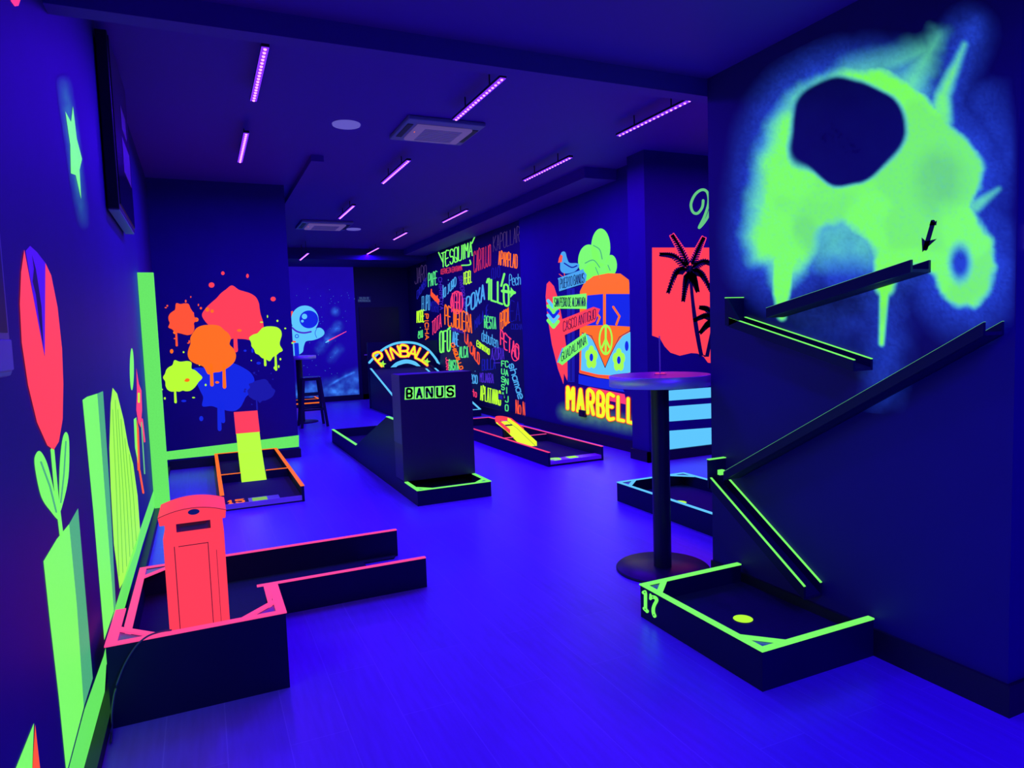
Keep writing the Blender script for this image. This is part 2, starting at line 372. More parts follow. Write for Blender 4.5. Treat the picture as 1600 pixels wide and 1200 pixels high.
# --- right wall: cloud of green and blue spray round an unpainted oval
def cloud(px, py):
    X = (px-1080)*2.142; Y = py*2.142
    n = fbm(X/60, Y/60, 3); fine = fbm(X/7, Y/7, 9, 3); big = fbm(X/150, Y/150, 12, 2)
    body = [(200, 700), (215, 600), (235, 500), (275, 400), (335, 320), (420, 262), (520, 232), (640, 232), (740, 270), (830, 360), (880, 430), (950, 485), (990, 560), (975, 630),
            (940, 690), (965, 740), (1005, 800), (1028, 890), (1005, 980), (950, 1035), (885, 1035), (830, 985), (806, 920), (780, 890), (700, 905), (612, 930), (604, 840), (560, 790), (500, 762), (450, 775), (425, 840), (380, 905),
            (330, 945), (285, 945), (255, 890), (205, 875), (182, 790)]
    d = dpoly(X, Y, body)+(n-.5)*34
    soft = np.clip(20+(700-X)*.07, 15, 46)
    G = sst(d+6, soft)
    G = np.maximum(G, sst(dseg(X, Y, [(310, 880), (303, 980), (303, 1060)], 40, 13)+(n-.5)*10, 9))
    G = np.maximum(G, sst(dseg(X, Y, [(655, 880), (648, 960)], 45, 30), 14)); G = np.maximum(G, sst(dseg(X, Y, [(650, 940), (645, 1000), (637, 1150)], 20, 8), 7))
    G = np.maximum(G, (.42+.3*(n-.5))*sst(np.hypot((X-510)/130, (Y-850)/150)-.9, .35)*np.clip((930-Y)/90, 0, 1))
    hole = sst((np.hypot((X-900)/34, (Y-880)/58)-1)*34, 20); G = G*(1-hole)
    G = np.maximum(G, .9*sst(dseg(X, Y, [(835, 400), (842, 320), (878, 235), (915, 150)], 34, 4)+(n-.5)*12, 20))
    G = np.maximum(G, .7*sst(dseg(X, Y, [(700, 330), (760, 240), (830, 120)], 70, 10)+(n-.5)*60, 55)*(.35+n))
    G = np.maximum(G, .6*sst(dseg(X, Y, [(540, 250), (660, 215), (780, 170)], 36, 20)+(n-.5)*40, 55)*(.4+n))
    G = np.maximum(G, .6*sst(dseg(X, Y, [(950, 690), (1030, 632)], 20, 3), 14))
    patch = sst(np.hypot((X-830)/95, (Y-610)/120)-.8, .5)*.45*(.3+1.2*n) + sst(np.hypot((X-380)/50, (Y-780)/70)-.8, .3)*.2 + .25*sst(.5-big, .1)
    dd = np.minimum(d, dseg(X, Y, [(840, 380), (878, 235), (930, 110)], 5)+25)
    H = sst(dd-60, 85)*.95*(.45+1.0*n)
    H = np.maximum(H, .95*sst(np.hypot((X-515)/115, (Y-880)/120)-.85, .4))
    H = np.maximum(H, hole*.9)
    H = np.maximum(H, .6*sst(dseg(X, Y, [(640, 980), (650, 1150), (640, 1300)], 70, 45)+(n-.5)*50, 60))
    H = np.maximum(H, .6*sst(dseg(X, Y, [(980, 350), (1060, 520), (1000, 720)], 60, 40)+(n-.5)*60, 70)*(.4+n))
    H = np.maximum(H, .35*sst(dseg(X, Y, [(250, 900), (420, 1050), (620, 1100)], 60, 90), 90)*(.4+n))
    oval = sst((np.hypot((X-515)/196, (Y-440)/168)-1)*168+(fbm(X/150+7.3, Y/150+2.1, 44, 2)-.5)*70, 12)
    G = G*(1-oval); H = H*(1-oval*.97)
    G = np.clip(G*(.86+.28*fine), 0, 1); H = np.clip(H*(.6+.8*fine), 0, 1)
    g = LN(122, 255, 48); t = LN(95, 190, 100); c = LN(70, 190, 210); b = LN(40, 78, 225)
    pa = np.clip(patch, 0, .7)[..., None]
    col = (g*(1-pa)+t*pa)*(G**1.5)[..., None] + c*(G*(1-G)*1.3)[..., None] + b*(H*(1-G))[..., None]*.68
    edge = np.clip((1590-px)/12, 0, 1)*np.clip((px-1112)/40, 0, 1)
    return col*edge[..., None]
sprayed('spray_mural', RW, wall_right, YW0+.003, 2.86, 1.02, 2.62, .0065, cloud, 'soft cloud of bright green and blue spray paint', cut=.01)
P = Paint(RW); P.stroke(NIGHT, [(1458, 347), (1446, 388)], 7.5, 3).poly(NIGHT, [(1441, 394), (1440, 371), (1447, 377), (1464, 373)], 3)
P.poly(NIGHT, [(1452, 352), (1455, 343), (1459, 349), (1464, 344), (1463, 352)], 3); P.done('arrow_mark', wall_right, 'dark arrow pointing down at the top channel')

# --- left wall: plain neon garden
P = Paint(LW)
P.poly(RED, [(38, 390), (33, 425), (31, 475), (34, 535), (44, 602), (58, 660), (74, 696), (84, 703), (92, 690), (98, 655), (99, 600), (97, 545), (90, 480), (80, 430), (71, 411), (70, 558), (55, 480)], 2)
P.poly(PURP, [(40, 392), (47, 384), (58, 394), (71, 411), (70, 556), (55, 480)], 1)
P.poly(NIGHT, [(50, 398), (56, 420), (60, 445), (65, 480), (68, 545), (61, 500), (56, 460), (51, 440), (53, 420)], 3)
P.done('tulip_mural', wall_left, 'red tulip with a purple notch')
P = Paint(LW)
P.stroke(GREEN, [(82, 703), (88, 770), (96, 835)], 6)
P.poly(GREEN, [(54, 725), (57, 708), (64, 706), (74, 725), (84, 765), (91, 800), (91, 812), (80, 800), (64, 775)], 1, True)
P.poly(GREEN, [(103, 675), (108, 690), (107, 745), (98, 788), (93, 795), (93, 735), (97, 690)], 1, True)
P.stroke(GREEN2, [(64, 722), (78, 760), (88, 800)], 3, 2).stroke(GREEN2, [(103, 690), (100, 740), (95, 785)], 2.5, 2)
P.done('stem_mural', wall_left, 'green stem with two leaves')
P = Paint(LW)
P.poly(GREEN, [(68, 877), (89, 842), (108, 819), (120, 945), (131, 1105), (106, 1200), (103, 1200), (92, 1090), (78, 970)])
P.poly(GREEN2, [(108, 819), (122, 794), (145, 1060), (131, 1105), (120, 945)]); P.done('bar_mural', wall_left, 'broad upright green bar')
P = Paint(LW)
P.poly(GREEN, [(129, 625), (136, 620), (152, 615), (170, 850), (178, 955), (163, 1000), (146, 800)])
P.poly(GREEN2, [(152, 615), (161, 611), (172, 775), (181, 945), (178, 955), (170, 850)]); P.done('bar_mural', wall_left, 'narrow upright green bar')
P = Paint(LW)
P.poly(HILL, [(173, 762), (171, 700), (173, 630), (176, 606), (183, 615), (193, 655), (200, 695), (208, 725), (215, 775), (219, 830), (212, 860), (195, 905), (187, 920), (178, 850)])
for a, b in (((176, 640), (186, 900)), ((180, 625), (192, 895)), ((184, 640), (198, 885)), ((189, 655), (203, 870)), ((195, 685), (208, 858)), ((202, 710), (213, 845))): P.stroke(HILLL, [a, ((a[0]+b[0])/2+1, (a[1]+b[1])/2), b], 1.2, 2)
P.done('hill_mural', wall_left, 'rounded yellow-green hill with fine lines')
P = Paint(LW); P.poly(GREEN, ell(206, 577, 3.2, 33)); P.done('leaf_mural', wall_left)
P = Paint(LW); P.poly(HOTP, [(213, 575), (217, 600), (221, 610), (222, 640), (220, 668), (216, 660), (213, 640), (214, 610)]).stroke(LIME, [(217, 615), (217, 628)], 3, 2)
P.stroke(MGRN, [(221, 660), (226, 740)], 2).stroke(HOTP, [(222, 655), (226, 690)], 2.5)
P.poly(ORED, [(214, 655), (217, 670), (219, 735), (215, 735), (213, 690)]).poly(GREEN, [(209, 655), (213, 652), (216, 725), (211, 700)]).stroke(ORED, [(218, 735), (224, 770)], 3)
P.done('flower_mural', wall_left, 'slim pink and orange flowers')
P = Paint(LW)
P.poly(GBAND, [(243, 757), (205, 868), (180, 949), (162, 1025), (132, 1109), (107, 1203), (136, 1203), (163, 1092), (166, 1040), (194, 953), (223, 850), (246, 778)]); P.done('band_mural', wall_left, 'green band above the baseboard')
P = Paint(LW); P.poly(HOTP, [(14, -25), (17, 2), (23, 10), (29, 9), (33, -3), (33, -25)], 1); P.done('petal_mural', wall_left, 'pink petal near the ceiling')
P = Paint(LW); P.poly(GREEN, [(20, 1212), (53, 1130), (50, 1212)]).poly(ORED, [(50, 1212), (55, 1132), (64, 1212)]); P.done('leaf_mural', wall_left, 'green and orange leaf low on the wall')
def star_pts(cyy, cz, r, q, rot=.25):
    return [(cyy+(r if i % 2 == 0 else q)*math.sin(rot+i*math.pi/5), cz+(r if i % 2 == 0 else q)*math.cos(rot+i*math.pi/5)) for i in range(10)]
b = MB(); b.tris([(XL+.002, a, z) for a, z in star_pts(3.38, 2.215, .20, .11)]); b.build('star_mural', GREEN, wall_left, 0, 'plain green star')
def starhaze(px, py):
    d = dseg(px, py, [(100, 130), (112, 210), (122, 290), (131, 350)], 4, 2); v = sst(d-1, 11)*.6*(.3+fbm(px/5, py/9, 5))*np.clip(1.25-np.abs(py-235)/105, 0, 1)
    return LN(60, 190, 120)[None, None, :]*v[..., None]
sprayed('star_haze', LW, wall_left, 3.0, 3.9, 1.8, 2.65, .012, starhaze, cut=.006)

# --- end wall: plain paint splashes and green band
P = Paint(EW); P.poly(GBAND, [(236, 708), (257, 706), (467, 680), (467, 698), (257, 719), (236, 722)]); P.done('band_mural', wall_end, 'green band along the end wall')
def splat(P, m, cx, cyy, r, seed, k, drips=2):
    rng = random.Random(seed); n = 26; pts = []; ph = [rng.uniform(0, 6.28) for _ in range(4)]
    for i in range(n):
        t = 2*math.pi*i/n; q = r*(1+.09*math.sin(2*t+ph[0])+.08*math.sin(3*t+ph[1])+.06*math.sin(5*t+ph[2])+(rng.uniform(.05, .3) if rng.random() < .2 else 0)); pts.append((cx+q*math.cos(t), cyy+q*math.sin(t)))
    P.poly(m, pts, k, True)
    for i in range(9):
        t = rng.uniform(0, 2*math.pi); q = r*rng.uniform(1.35, 1.75); P.poly(m, ell(cx+q*math.cos(t), cyy+q*math.sin(t), r*rng.uniform(.04, .11), r*rng.uniform(.04, .11), 12), k)
    for i in range(drips):
        x = cx+r*rng.uniform(-.6, .6); P.stroke(m, [(x, cyy+r*.7), (x+1, cyy+r*rng.uniform(1.3, 1.8))], r*.13, k, w1=r*.16)
for m, x, y, r, sd, k, nm, dr in ((RED, 368, 492, 42, 1, 2, 'red', 2), (ORAN, 330, 545, 36, 2, 4, 'orange', 2), (BLUE, 352, 603, 40, 3, 1, 'blue', 2),
                       (LIME, 283, 590, 25, 4, 3, 'yellow-green', 1), (ORED, 285, 500, 22, 6, 5, 'orange-red', 1), (LIME, 418, 535, 24, 5, 3, 'yellow-green', 2), (DBLU, 408, 610, 18, 8, 2, 'dark blue', 1)):
    P = Paint(EW); splat(P, m, x, y, r, sd, k, dr); P.done('paint_splash', wall_end, nm+' splash of paint')

# --- far wall: night sky with an astronaut
def galaxy(px, py):
    n = fbm(px/14, py/14, 21); n2 = fbm(px/6+3, py/6, 31); v = np.clip((py-415)/207, 0, 1)
    col = LN(24, 6, 150)*np.clip(1.05-.55*v+.25*n, .2, 2)[..., None]*.9
    neb = sst(dseg(px, py, [(500, 545), (520, 520), (528, 510)], 3), 9)*n2*.7+sst(dseg(px, py, [(468, 610), (520, 606), (556, 590)], 4), 16)*n*1.0+sst(dseg(px, py, [(462, 616), (558, 612)], 3), 12)*.9*n2
    neb = neb+sst(np.hypot(px-524, py-487)-2, 8)*.5+sst(dseg(px, py, [(515, 602), (535, 590), (553, 582)], .6), 2.5)*.9
    neb = neb+sst(dseg(px, py, [(518, 560), (530, 545)], 2), 9)*.35
    return col+LN(60, 140, 235)*np.clip(neb*(.25+1.3*fbm(px/9, py/9, 55)**2*2), 0, 1)[..., None]
sprayed('galaxy_mural', FW, wall_far, 1.75, 3.22, .12, 2.98, .02, galaxy, 'dark blue night sky with pale clouds')
P = Paint(FW); rng = random.Random(9)
for i in range(60): P.poly(CYAN if i % 3 else LBLU, ell(rng.uniform(462, 554), rng.uniform(450, 590), .35, .35, 5), 2)
P.stroke(PINK, [(541, 518), (512, 533)], 1.0, 2, w1=2.2).stroke(CYAN, [(513, 533), (509, 535)], 2.6, 3, w1=1.5); P.done('stars_mural', wall_far, 'small stars and a pink shooting star')
P = Paint(FW); zf = lambda p: (440+p[0]/5.455, 460+p[1]/5.455); P.xf = zf
P.poly(CYAN, [(60, 300), (95, 270), (260, 300), (290, 290), (330, 285), (360, 310), (362, 340), (330, 368), (270, 390), (210, 400), (190, 440), (170, 500), (60, 520)], 3, True)
P.poly(ORED, [(74, 148), (95, 140), (100, 175), (80, 200)], 2)
P.poly(CYAN, ell(198, 215, 117, 120), 4); P.poly(BLUE, ell(232, 213, 80, 76), 5); P.poly(CYAN, ell(195, 188, 23, 23), 6); P.poly(CYAN, ell(177, 228, 12, 12), 6)
P.stroke(VIOL, [(88, 282), (130, 315), (190, 328), (250, 318)], 14/5.455, 5, True); P.poly(BLUE, ell(130, 356, 17, 17), 5); P.poly(CYAN, ell(130, 356, 11, 11), 6)
P.stroke(BLUE, [(300, 290), (285, 330), (300, 370)], .8, 5, True); P.stroke(ORED, [(95, 402), (115, 404)], 2.6, 5); P.done('astronaut_mural', wall_far, 'cyan astronaut waving')

# --- graffiti wall: separate words
gz = lambda x, y: (620+x/3.75, 340+y/3.75)
WORDS = [  # text, colour, base left, base right, height, brush (crop pixels)
 ('TESQUIMA', 'G', (262, 292), (442, 222), 82, 9), ('CERVEZA EN RAMA', 'X', (258, 332), (382, 308), 28, 5), ('CARTUJO', 'X', (452, 322), (550, 278), 120, 6), ('KAPOLLAR', 'K', (566, 200), (718, 140), 88, 4),
 ('APAMPLAO', 'O', (597, 275), (704, 296), 78, 8), ('JARO', 'K', (106, 390), (174, 368), 90, 3.5), ('PAPE', 'M', (186, 404), (236, 388), 72, 7), ('CHUNGO', 'D', (118, 480), (172, 396), 46, 5),
 ('la jugo', 'C', (270, 474), (346, 398), 76, 7), ('FETEL', 'Y', (394, 390), (438, 378), 66, 8), ('ojo', 'D', (556, 362), (604, 346), 92, 6), ('ILLO', 'G', (536, 478), (655, 520), 120, 15), ('Pech', 'C', (660, 398), (724, 392), 62, 6),
 ('Aguante', 'R', (200, 458), (246, 508), 40, 8), ('FLIPO', 'C', (148, 548), (192, 540), 84, 5), ('MORRI', 'D', (196, 548), (246, 556), 58, 4), ('NOBE', 'Y', (118, 614), (160, 608), 64, 8), ('eju', 'M', (126, 708), (150, 700), 60, 6),
 ('TOTA', 'P', (206, 692), (260, 640), 80, 6), ('AGBO', 'P', (320, 552), (382, 548), 108, 7), ('PEJIGUERA', 'O', (282, 624), (438, 676), 106, 9), ('POXA', 'C', (408, 566), (514, 478), 90, 12), ('MALAJE', 'D', (458, 656), (536, 566), 56, 6),
 ('RESTA', 'M', (514, 644), (580, 652), 66, 8), ('PERCAL', 'O', (606, 656), (662, 612), 90, 7), ('EA', 'D', (666, 602), (720, 604), 110, 5), ('CUCHA', 'D', (670, 654), (734, 656), 32, 4), ('OFU', 'G', (252, 790), (312, 780), 120, 12),
 ('ABE', 'C', (326, 736), (362, 752), 68, 8), ('MARRULLE', 'V', (320, 662), (394, 676), 18, 3), ('LA', 'R', (398, 724), (420, 756), 66, 7), ('CALO', 'R', (430, 790), (482, 862), 64, 8), ('ALCA', 'M', (366, 820), (416, 818), 62, 8),
 ('debuten', 'C', (498, 718), (592, 764), 62, 6), ('ESMAYAO', 'Y', (470, 752), (542, 804), 32, 7), ('PETAO', 'P', (608, 744), (714, 834), 84, 9), ('AZORIA', 'V', (554, 832), (628, 830), 66, 5), ('BULLA', 'D', (500, 896), (578, 886), 62, 7),
 ('BASTA', 'M', (306, 894), (362, 896), 58, 7), ('arrecio', 'C', (398, 960), (472, 974), 72, 6), ('MOJARRA', 'V', (488, 962), (566, 970), 52, 5), ('APLATANAO', 'Y', (490, 1068), (608, 1100), 82, 8), ('No N', 'R', (698, 1146), (752, 1162), 78, 7), ('to', 'P', (444, 1046), (468, 1054), 42, 6)]
for t, c, bl, br, h, w in WORDS:
    P = Paint(GW); text(P, COLR[c], t, gz(*bl), gz(*br), h/3.75, w*.72/3.75, 1, wob=.25)
    if t == 'ILLO':
        P.stroke(GREEN, [gz(618, 430), gz(690, 440)], 4.5); P.poly(GREEN, [gz(668, 408), gz(694, 440), gz(664, 470)]); P.stroke(GREEN, [gz(630, 330), gz(612, 400)], 3.2); P.stroke(GREEN, [gz(528, 380), gz(534, 360)], 3)
    if t == 'OFU': P.stroke(GREEN, [gz(300, 655), gz(312, 645)], 3)
    if t == 'TESQUIMA': P.stroke(GREEN, [gz(440, 150), gz(480, 60)], 2.2, w1=.6); P.stroke(GREEN, [gz(380, 280), gz(430, 275), gz(428, 250)], 2, 1, True); P.stroke(GREEN, [gz(245, 205), gz(270, 260)], 2)
    if t == 'AGBO': P.stroke(HOTP, [gz(*q) for q in ell(352, 497, 36, 66, 20)]+[gz(388, 497)], 1.5)
    if t == 'PETAO': P.stroke(HOTP, [gz(*q) for q in ell(694, 796, 22, 44, 16)]+[gz(716, 796)], 1.4)
    if t == 'AZORIA': P.stroke(VIOL, [gz(568, 852), gz(606, 850)], 1)
    P.done('graffiti_word', wall_graf, {'G': 'bright green', 'C': 'light blue', 'B': 'blue', 'V': 'violet', 'D': 'deep blue', 'O': 'orange', 'R': 'orange-red', 'P': 'hot pink', 'Y': 'yellow-green', 'M': 'mint green', 'K': 'dim grey', 'X': 'dim red'}[c]+' word')
for t, c, a, b2, h, w in (('CHIRIMOYA', 'V', (244, 352), (254, 540), 16, 3), ('SINVERGUENZA', 'V', (362, 345), (394, 545), 16, 3), ('PICHA', 'O', (164, 566), (168, 714), 16, 5), ('CHIQUILLO', 'O', (316, 740), (370, 890), 16, 6), ('JUAN', 'P', (288, 820), (290, 890), 12, 4), ('shamae', 'C', (656, 862), (714, 1062), 30, 7)):
    P = Paint(GW); d = np.array(b2, float)-np.array(a, float); d /= np.hypot(*d); text(P, COLR[c], t, gz(*a), gz(*b2), h/3.75*1.2, w/3.75, 1, up=(d[1], -d[0])); P.done('graffiti_word', wall_graf, 'slanting word reading downwards')
for t, x, y0, y1, c in (('FUSSA', 614, 832, 1062, 'M'), ('CANIJO', 636, 832, 1140, 'M')):
    P = Paint(GW); n = len(t); s = (y1-y0)/n
    for i, ch in enumerate(t): text(P, COLR[c], ch, gz(x, y0+(i+.82)*s), gz(x+16, y0+(i+.86)*s), s*.66/3.75, 6/3.75)
    P.done('graffiti_word', wall_graf, 'green word stacked letter by letter')

# --- van wall
vz = lambda p: (820+p[0]/3.077, 330+p[1]/3.077)
def vp(): return Paint(VW, vz)
P = vp(); P.poly(RED, [(105, 350), (118, 336), (140, 360), (160, 420), (180, 520), (198, 640), (208, 760), (204, 815), (188, 780), (186, 832), (160, 760), (130, 640), (108, 500), (100, 410)], 1)
for c, y in ((CYAN, 430), (GREEN, 455), (BLUE, 475), (CYAN, 500), (GREEN, 525)): P.stroke(c, [(112, y), (138, y+32), (160, y+5)], 16/3.077, 2)
P.done('surfboard_mural', wall_van, 'red surfboard with chevrons')
P = vp(); P.poly(DBLU, [(202, 370), (240, 370), (240, 822), (206, 822)], 2); P.stroke(NIGHT, [(222, 380), (222, 815)], 1, 3); P.done('signpost_mural', wall_van, 'dark blue post of the direction signs')
P = vp()
P.poly(GREEN, ell(365, 175, 46, 92), 1).poly(GREEN, ell(308, 240, 52, 80), 1).poly(GREEN, ell(415, 260, 28, 50), 1).poly(GREEN, [(300, 300), (440, 285), (430, 300), (280, 340)], 1).poly(GREEN, ell(345, 290, 60, 45), 1)
P.stroke(GREEN2, [(290, 250), (330, 235), (360, 270)], 1.6, 2, True).stroke(GREEN2, [(330, 165), (360, 185), (372, 230)], 1.6, 2, True).stroke(GREEN2, [(340, 270), (360, 320)], 1.4, 2).stroke(GREEN2, [(400, 260), (410, 285)], 1.4, 2)
P.done('foliage_mural', wall_van, 'green treetop behind the van')
P = vp()
P.poly(ORAN, [(265, 385), (285, 345), (330, 312), (400, 298), (460, 300), (500, 330), (505, 360), (505, 800), (445, 812), (350, 800), (262, 778)], 2)
P.poly(BLUE, [(300, 405), (376, 398), (376, 548), (290, 550)], 3).poly(BLUE, [(390, 398), (505, 398), (505, 555), (390, 548)], 3)
P.poly(CYAN, [(275, 590), (300, 590), (335, 630), (365, 700), (385, 755), (410, 700), (440, 640), (470, 600), (508, 580), (508, 775), (440, 790), (350, 785), (270, 765)], 3)
P.stroke(NIGHT, [(275, 585), (320, 600), (360, 690), (386, 752), (412, 690), (455, 605), (506, 575)], 1.0, 4)
P.poly(BLUE, [(258, 785), (330, 800), (445, 815), (480, 870), (300, 840), (258, 830)], 2)
P.poly(HOTP, [(310, 845), (480, 880), (490, 930), (310, 890)], 1)
for q in ([(425, 460), (455, 505), (440, 545)], [(345, 490), (360, 510), (348, 540)]): P.stroke(ORAN, q, 3.4, 4)
P.stroke(ORED, [(266, 770), (350, 790), (445, 802)], 3.6, 4, True)
P.poly(HILL, ell(389, 618, 34, 74), 5); P.poly(ORAN, ell(389, 618, 26, 62), 6)
P.stroke(HILL, [(389, 560), (389, 680)], 3.2, 7).stroke(HILL, [(389, 615), (371, 655)], 3.0, 7).stroke(HILL, [(389, 615), (407, 655)], 3.0, 7)
for cx, cyy in ((320, 703), (452, 716)):
    for i in range(5):
        t = i*2*math.pi/5-math.pi/2; P.poly(HILL, ell(cx+17*math.cos(t), cyy+32*math.sin(t), 14, 26, 16), 5)
    P.poly(HILL, ell(cx, cyy, 16, 28), 5); P.poly(BLUE, ell(cx, cyy, 9, 19), 6)
P.poly(BLUE, ell(490, 648, 9, 24), 5)
P.done('van_mural', wall_van, 'orange and cyan camper van with a peace sign')
P = vp(); P.poly(LBLU, [(170, 215), (180, 195), (195, 198), (203, 225), (215, 248), (250, 250), (262, 262), (240, 290), (195, 300), (172, 285), (170, 250)], 2, True)
P.poly(ORED, [(172, 208), (182, 215), (178, 245), (160, 248), (164, 225)], 3); P.stroke(ORED, [(190, 298), (192, 325)], 1.2, 3).stroke(ORED, [(165, 302), (190, 320)], 1.0, 3)
P.stroke(DBLU, [(190, 250), (225, 270), (250, 262)], 2, 3, True); P.done('bird_mural', wall_van, 'blue bird with an orange beak')
for nm, m, pts, t, bl, br, h, lab in (('sign_mural', LBLU, [(162, 325), (280, 282), (298, 305), (292, 345), (165, 385)], 'PUERTO BANUS', (170, 372), (284, 342), 44, 'light blue direction sign'),
      ('sign_mural', GREEN, [(135, 412), (296, 395), (298, 470), (136, 468)], 'SAN PEDRO DE ALCANTARA', (143, 458), (292, 456), 40, 'green direction sign'),
      ('sign_mural', RED, [(173, 522), (330, 460), (362, 470), (338, 530), (182, 600)], 'CASCO ANTIGUO', (185, 578), (340, 516), 46, 'red direction sign'),
      ('sign_mural', GREEN, [(158, 725), (182, 660), (292, 583), (306, 640), (180, 740)], 'GUADALMINA', (176, 722), (294, 636), 40, 'mint green direction sign')):
    P = vp(); P.poly(m, pts, 8)
    if nm and t[0] in 'GP': P.stroke(LBLU, [pts[0], pts[1]], 2.2, 9)
    a, b2 = vz(bl), vz(br); P.xf = lambda p: p; text(P, NIGHT, t, a, b2, h/3.077, .95, 9); P.done(nm, wall_van, lab)
P = Paint(VW)
bl, br = vz((206, 948)), vz((572, 1030))
text(P, ORED, 'MARBELLA', bl, br, 33, 7.6, 9, h2=37, gap=3.2); text(P, YELL, 'MARBELLA', bl, br, 33, 5.0, 10, h2=37, gap=3.2)
P.done('lettering', wall_van, 'yellow letters with orange outlines')
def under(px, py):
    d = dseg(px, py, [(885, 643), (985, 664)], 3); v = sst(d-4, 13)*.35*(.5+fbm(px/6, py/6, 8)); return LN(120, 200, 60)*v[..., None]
sprayed('letter_spray', VW, wall_van, 6.16, 8.3, .14, .8, .015, under)  # soft yellow-green spray behind the letters

# --- palm wall
P = Paint(PW, vz)
P.poly(RED, [(612, 175), (1100, 175), (1100, 700), (960, 740), (880, 728), (860, 700), (830, 684), (800, 682), (745, 695), (700, 680), (672, 650), (650, 612), (612, 598)], 1); P.done('sunset_mural', wall_palm, 'red sunset with a wavy lower edge')
def frond(P, pts, w, k, edge=None):
    S = crm(pts, 8)
    if edge: frond(P, pts, w+7, k-1)if False else None
    P.stroke(NIGHT, S, 5/3.077, k)
    for i in range(2, len(S)):
        d = S[i]-S[i-1]; d = d/np.hypot(*d); t = i/len(S); L = w*(1.0-t*.7)
        for sg in (-1, 1):
            nn = np.array((-d[1], d[0]))*sg; q = S[i]+nn*L*.8+d*L*.75+np.array((0, L*.35))
            if edge is not None: P.stroke(edge, [S[i], q+nn*2+d*2], 15/3.077, k-1, w1=10/3.077)
            P.stroke(NIGHT, [S[i], q], 12/3.077, k, w1=6/3.077)
P = Paint(PW, vz)
P.poly(NIGHT, crm([(788, 300), (798, 420), (812, 550), (838, 690), (845, 695)], 6)+crm([(872, 695), (858, 690), (835, 560), (814, 420), (804, 300)], 6), 4)
frond(P, [(788, 270), (755, 190), (712, 118)], 26, 4, HOTP); frond(P, [(800, 265), (830, 190), (858, 130)], 24, 4, HOTP)
for f in ([(785, 275), (720, 215), (655, 205)], [(785, 280), (730, 290), (690, 385)], [(790, 285), (775, 340), (762, 425)], [(800, 275), (860, 240), (925, 262)], [(800, 280), (850, 300), (895, 380)], [(798, 285), (815, 330), (830, 380)]): frond(P, f, 24, 4)
P.poly(NIGHT, ell(792, 280, 20, 20), 4)
P.poly(NIGHT, [(866, 700), (905, 520), (920, 520), (885, 700)], 4)
for f in ([(915, 520), (870, 500), (818, 520)], [(915, 515), (880, 470), (845, 460)], [(915, 520), (880, 540), (845, 580)], [(915, 515), (960, 470), (1010, 480)], [(915, 520), (960, 530), (1000, 590)]): frond(P, f, 22, 4)
P.done('palm_mural', wall_palm, 'dark palm trees')
P = Paint(PW)
for a, b2, y0, y1 in ((1020.5, 1150, 612, 628), (1020.5, 1150, 637, 660.5), (1020.5, 1150, 675, 709)):
    s = -.075; P.poly(CYAN, [(a, y0), (b2, y0+s*(b2-a)), (b2, y1+s*(b2-a)), (a, y1)], 1)
P.done('stripe_mural', wall_palm, 'three light blue stripes')
P = Paint(PW); z2 = lambda p: (780+p[0]/4.706, 240+p[1]/4.706); P.xf = z2
P.stroke(MGRN, [(1500, 345), (1493, 395), (1460, 438), (1425, 430), (1410, 372), (1440, 302), (1490, 266), (1530, 285), (1540, 360), (1510, 460), (1470, 545), (1530, 470), (1580, 330)], 20/4.706, 1, True); P.done('script_mural', wall_palm, 'pale green looping script')

# ------------------------------------------------------------------ light bars
def light_bar(x, y0, y1, z, zc, label, power, tint=UV, group='ultraviolet light bars under the ceiling'):
    ym = (y0+y1)/2; r = thing('light_bar', (x, ym, z-.015), label, 'light bar', group)
    bx('housing', BLACK, r, x-.022, x+.022, y0, y1, z-.002, z+.016)
    le = bx('lens', LEDV, r, x-.021, x+.021, y0+.01, y1-.01, z-.006, z-.002)
    b = MB(); n = 18
    for i in range(n):
        y = y0+.03+(y1-y0-.06)*i/(n-1); b.lathe(x, y, [(.0, z-.015), (.007, z-.013), (.010, z-.006)], 8)
    b.build('diode', LED, le)['kind'] = 'stuff'
    for q in (.25, .75):
        y = y0+(y1-y0)*q; MB().box(x-.004, x+.004, y-.004, y+.004, z+.016, zc).build('hanger', BLACK, r)
    l = bpy.data.lights.new('ultraviolet_light', 'AREA'); l.shape = 'RECTANGLE'; l.size = .04; l.size_y = y1-y0; l.energy = power; l.color = tint
    o = bpy.data.objects.new('ultraviolet_light', l); COL.objects.link(o); o.parent = r; o.location = (0, 0, -.006)
    return r
ZL = 3.1
light_bar(.45, 4.285, 5.27, ZL, ZC, 'bright violet light bar nearest the left wall mural, first of the left row', BAR_W)
light_bar(.45, 6.07, 7.07, ZL, ZC, 'shorter-looking violet light bar behind the first one of the left row', BAR_W)
light_bar(1.95, 4.27, 5.23, ZL, ZC, 'violet light bar beside the large ceiling air conditioner', BAR_W)
light_bar(1.95, 6.54, 7.59, ZL, ZC, 'violet light bar just behind the large ceiling air conditioner', BAR_W)
light_bar(1.91, 8.95, 9.95, ZL, ZC, 'violet light bar in front of the far ceiling air conditioner', BAR_W)
light_bar(1.87, 12.8, 13.9, 2.95, ZC, 'farthest violet light bar of the middle row, above the astronaut', BAR_W*.8)
light_bar(3.463, 4.2, 5.2, ZL, ZC, 'large violet light bar beside the end of the right spray-painted wall', BAR_W, (.10, .001, 1))
light_bar(3.425, 5.97, 7.04, ZL, ZC, 'violet light bar above the aisle in front of the van mural', BAR_W, (.08, .001, 1))
light_bar(3.45, 8.9, 9.94, ZL, ZC, 'violet light bar above the near end of the graffiti wall', BAR_W)
light_bar(3.2, 11.03, 11.88, ZL, ZC, 'second farthest violet light bar along the graffiti wall', BAR_W)
light_bar(3.21, 13.02, 14.0, ZL, ZC, 'farthest violet light bar along the graffiti wall', BAR_W)
